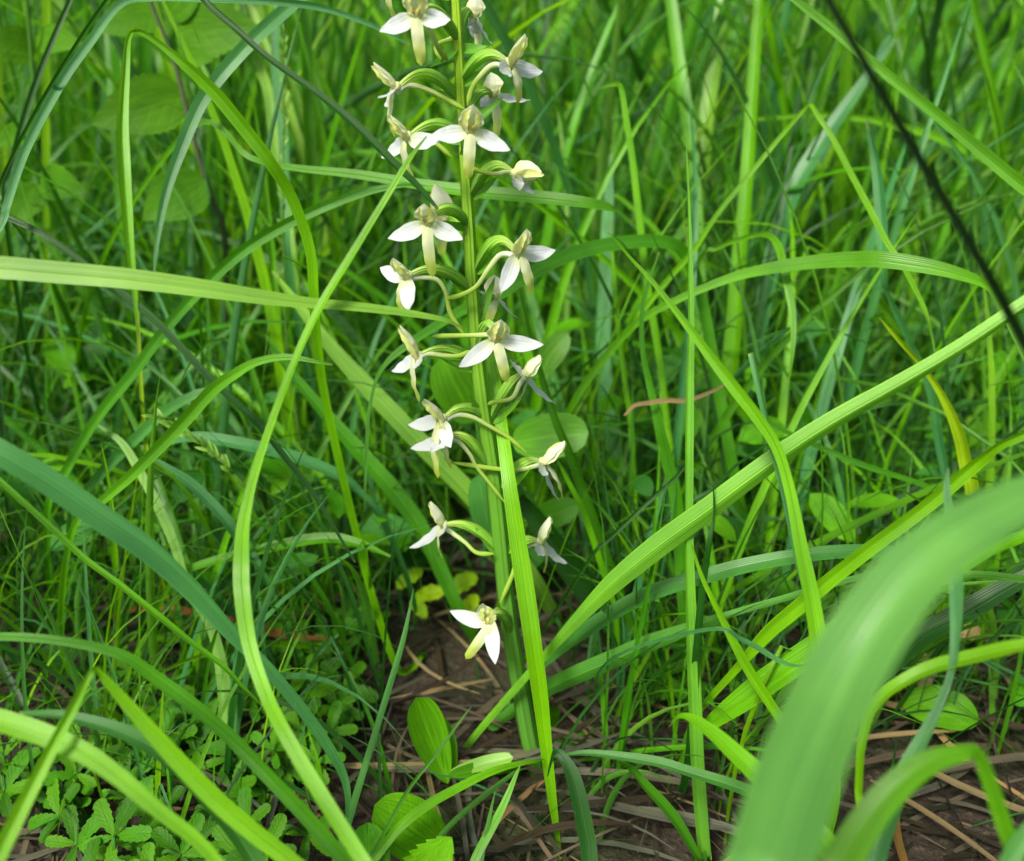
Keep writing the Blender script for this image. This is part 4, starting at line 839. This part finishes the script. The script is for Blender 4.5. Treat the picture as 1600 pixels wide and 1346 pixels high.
turf = sow(2700, 0.19, 0.46, 0.04, 0.13, 0.0009, 0.0030, 9, ['mid', 'leafy', 'bright', 'mid', 'glauc', 'dark', 'lime', 'bluish'], minY=0.16, tuft=0.75, accept=turf_ok, bendr=(0.2, 1.8), tiltr=0.5)
# the blades that show largest are things of their own
allb = near + back
def shown(b):
    x, y, d = proj(b[0][len(b[0])//2]); q = [proj(k) for k in b[0][::3]]
    inside = sum(1 for a, c, _ in q if 0 < a < 1600 and 0 < c < 1346)
    return inside/len(q)*(b[1].max()/d)*(0.3/d) if d > 0 else 0
order = sorted(range(len(allb)), key=lambda i: -shown(allb[i]))
picked = set(order[:205])
WORD = dict(bright='bright green', leafy='fresh green', mid='mid-green', lime='yellow-green', glauc='grey-green', bluish='blue-green', pale='pale green', dark='dark green', yellow='yellowish')
for i in order[:205]:
    b = allb[i]; g = Geo(); add_to(g, b, UA7 if b[0][0, 1] < 0.6 else UA5)
    o = g.build('grass_blade', M_GRASS); origin_to(o, b[0][0])
    tall_ = 'tall' if b[0][:, 2].max() > 0.26 else 'drooping' if b[0][-1, 2] < 0.6*b[0][:, 2].max() else 'short'
    wd = 'broad' if b[1].max() > 0.0052 else 'narrow'
    where = 'just behind the orchid' if b[0][0, 1] < 0.55 else 'farther back in the meadow'
    lab = f'{tall_} {wd} {WORD[b[4]]} grass blade, soft in focus, {where}'
    tag(o, lab, 'grass', f'{tall_} {wd} {WORD[b[4]]} blades {where}')
def stuff(name, blades, ua, label, cat, mat=None):
    g = Geo()
    for b in blades: add_to(g, b, ua)
    o = g.build(name, mat or M_GRASS); return tag(o, label, cat, kind='stuff')
stuff('meadow_grass', [b for i, b in enumerate(allb) if i not in picked], UA5, 'dense blurred grass filling the gaps behind the orchid', 'grass')
stuff('distant_grass', far + vfar, UA3, 'far meadow grass blurred into a bright green mass', 'grass')
stuff('undergrowth_grass', under, UA5, 'tangle of narrow grass blades low around the orchid foot', 'grass')
stuff('fine_grass', fine + turf, UA3, 'fine short grass growing out of the litter', 'grass')
# small leaves low under the tall grass
def ground_leaves(n, y0, y1, zz, s0, s1, cols, name, label, mat, keep=None):
    g = Geo(); k = 0
    while k < n:
        y = math.sqrt(rng.uniform(y0*y0, y1*y1)); x = rng.uniform(-1, 1)*(0.60*y + 0.12); z = rng.uniform(0.002, zz)
        if keep and not keep(x, y, z): continue
        k += 1
        L = rng.uniform(s0, s1); a = rng.uniform(0, 6.283); b_ = np.array([x, y, z]); t_ = b_ + L*np.array([math.cos(a), math.sin(a), rng.uniform(-0.2, 0.7)])
        leaf(g, b_, t_, L*rng.uniform(0.35, 0.65), (rng.normal(0, 0.4), rng.normal(-0.3, 0.3), 1), tint(cols[rng.integers(len(cols))], 0.15), bow=0.08, shape=(0.6, 0.6), nI=7, ua=UA5, fold=14)
    return tag(g.build(name, mat), label, 'leaves', kind='stuff')
def not_gap(x, y, z):
    a, b, d = proj((x, y, z)); return not (560 < a < 980 and 960 < b < 1250) and not (1150 < a < 1700 and b > 1020)
ground_leaves(2600, 0.26, 0.9, 0.08, 0.008, 0.024, ['mid', 'dark', 'leafy', 'glauc'], 'ground_cover', 'low leafy ground cover in the shade under the grass', M_LEAF, not_gap)
ground_leaves(2500, 0.9, 4.0, 0.22, 0.02, 0.05, ['mid', 'leafy', 'bright', 'yellow'], 'background_leaves', 'blurred small-leaved plants mixed into the far grass', M_LEAF)

# ------------------------------------------------------------------ dead litter on the soil
def straw(x, y, z, L, a, el, w, cn, curve):
    s = np.linspace(-0.5, 0.5, 7); dr = np.array([math.cos(a), math.sin(a), el]); sd_ = np.array([-math.sin(a), math.cos(a), 0])
    return np.array([x, y, z]) + L*s[:, None]*dr + sd_*(curve*L*(s*s*4-0.5))[:, None], np.full(7, w)*np.array([0.5, 0.9, 1, 1, 0.95, 0.8, 0.3]), (rng.normal(0, 0.5), rng.normal(-0.3, 0.4), 1), tint(cn, 0.25)
def rstraw(y0, y1, big=False):
    y = rng.uniform(y0, y1); x = rng.uniform(-1, 1)*(0.60*y + 0.10); L = rng.uniform(0.03, 0.10)*(1.2 if big else 0.8)
    return straw(x, y, rng.uniform(0.001, 0.009), L, rng.normal(0, 0.9), rng.normal(0, 0.06), rng.uniform(0.0008, 0.003)*(1.3 if big else 0.8), ['straw', 'grey', 'brown', 'brown', 'grey', 'brown', 'brown', 'grey'][rng.integers(8)], rng.normal(0, 0.08))
g = Geo()
for k in range(1900):
    p, w, n_, c = rstraw(0.12, 0.62); ribbon(g, p, w, np.broadcast_to(np.array(n_), p.shape), c, fold=25, ua=UA3)
tag(g.build('dead_litter', M_DRY), 'matted dead grass and straw covering the dark soil', 'litter', kind='stuff')
for x, y, L, a, cn, w in ((730, 1190, 0.06, 0.15, 'grey', 0.0028), (640, 1195, 0.05, 0.02, 'straw', 0.0026), (860, 1178, 0.05, 0.3, 'grey', 0.002), (980, 1215, 0.05, -0.15, 'grey', 0.003), (1010, 1270, 0.05, -0.3, 'grey', 0.0032),
                       (940, 1255, 0.045, 0.1, 'brown', 0.0028), (1130, 1300, 0.05, -0.4, 'grey', 0.0034), (1180, 1255, 0.04, -0.9, 'brown', 0.003), (1500, 1200, 0.05, 0.2, 'grey', 0.0028), (1540, 1240, 0.05, -0.6, 'straw', 0.0028),
                       (1470, 1290, 0.045, -0.9, 'straw', 0.0022), (1560, 1130, 0.05, -0.4, 'brown', 0.0026), (1440, 1200, 0.04, 0.5, 'brown', 0.0024), (1590, 1190, 0.05, 0.1, 'grey', 0.003), (1400, 1150, 0.04, 0.1, 'straw', 0.002),
                       (690, 1060, 0.04, 0.7, 'brown', 0.0015), (720, 1110, 0.04, -0.5, 'grey', 0.0012), (1530, 1040, 0.05, -0.3, 'grey', 0.002), (880, 1300, 0.04, 0.2, 'brown', 0.0026), (1410, 1320, 0.03, 1.4, 'rust', 0.003)):
    q = P(x, y, gd(y, 0.010)); p, w_, n_, c = straw(q[0], q[1], q[2], L, a, 0.02, w, cn, rng.normal(0, 0.05))
    g = Geo(); ribbon(g, p, w_, np.broadcast_to(np.array((0, -0.4, 1.0)), p.shape), c, fold=35, ua=UA5)
    o = g.build('dry_straw', M_DRY); origin_to(o, p[0])
    word = dict(grey='bleached grey', straw='straw-coloured', brown='brown', rust='rusty orange')[cn]
    tag(o, f'{word} dead grass stem lying on the litter', 'straw', f'{word} dead stems on the litter')
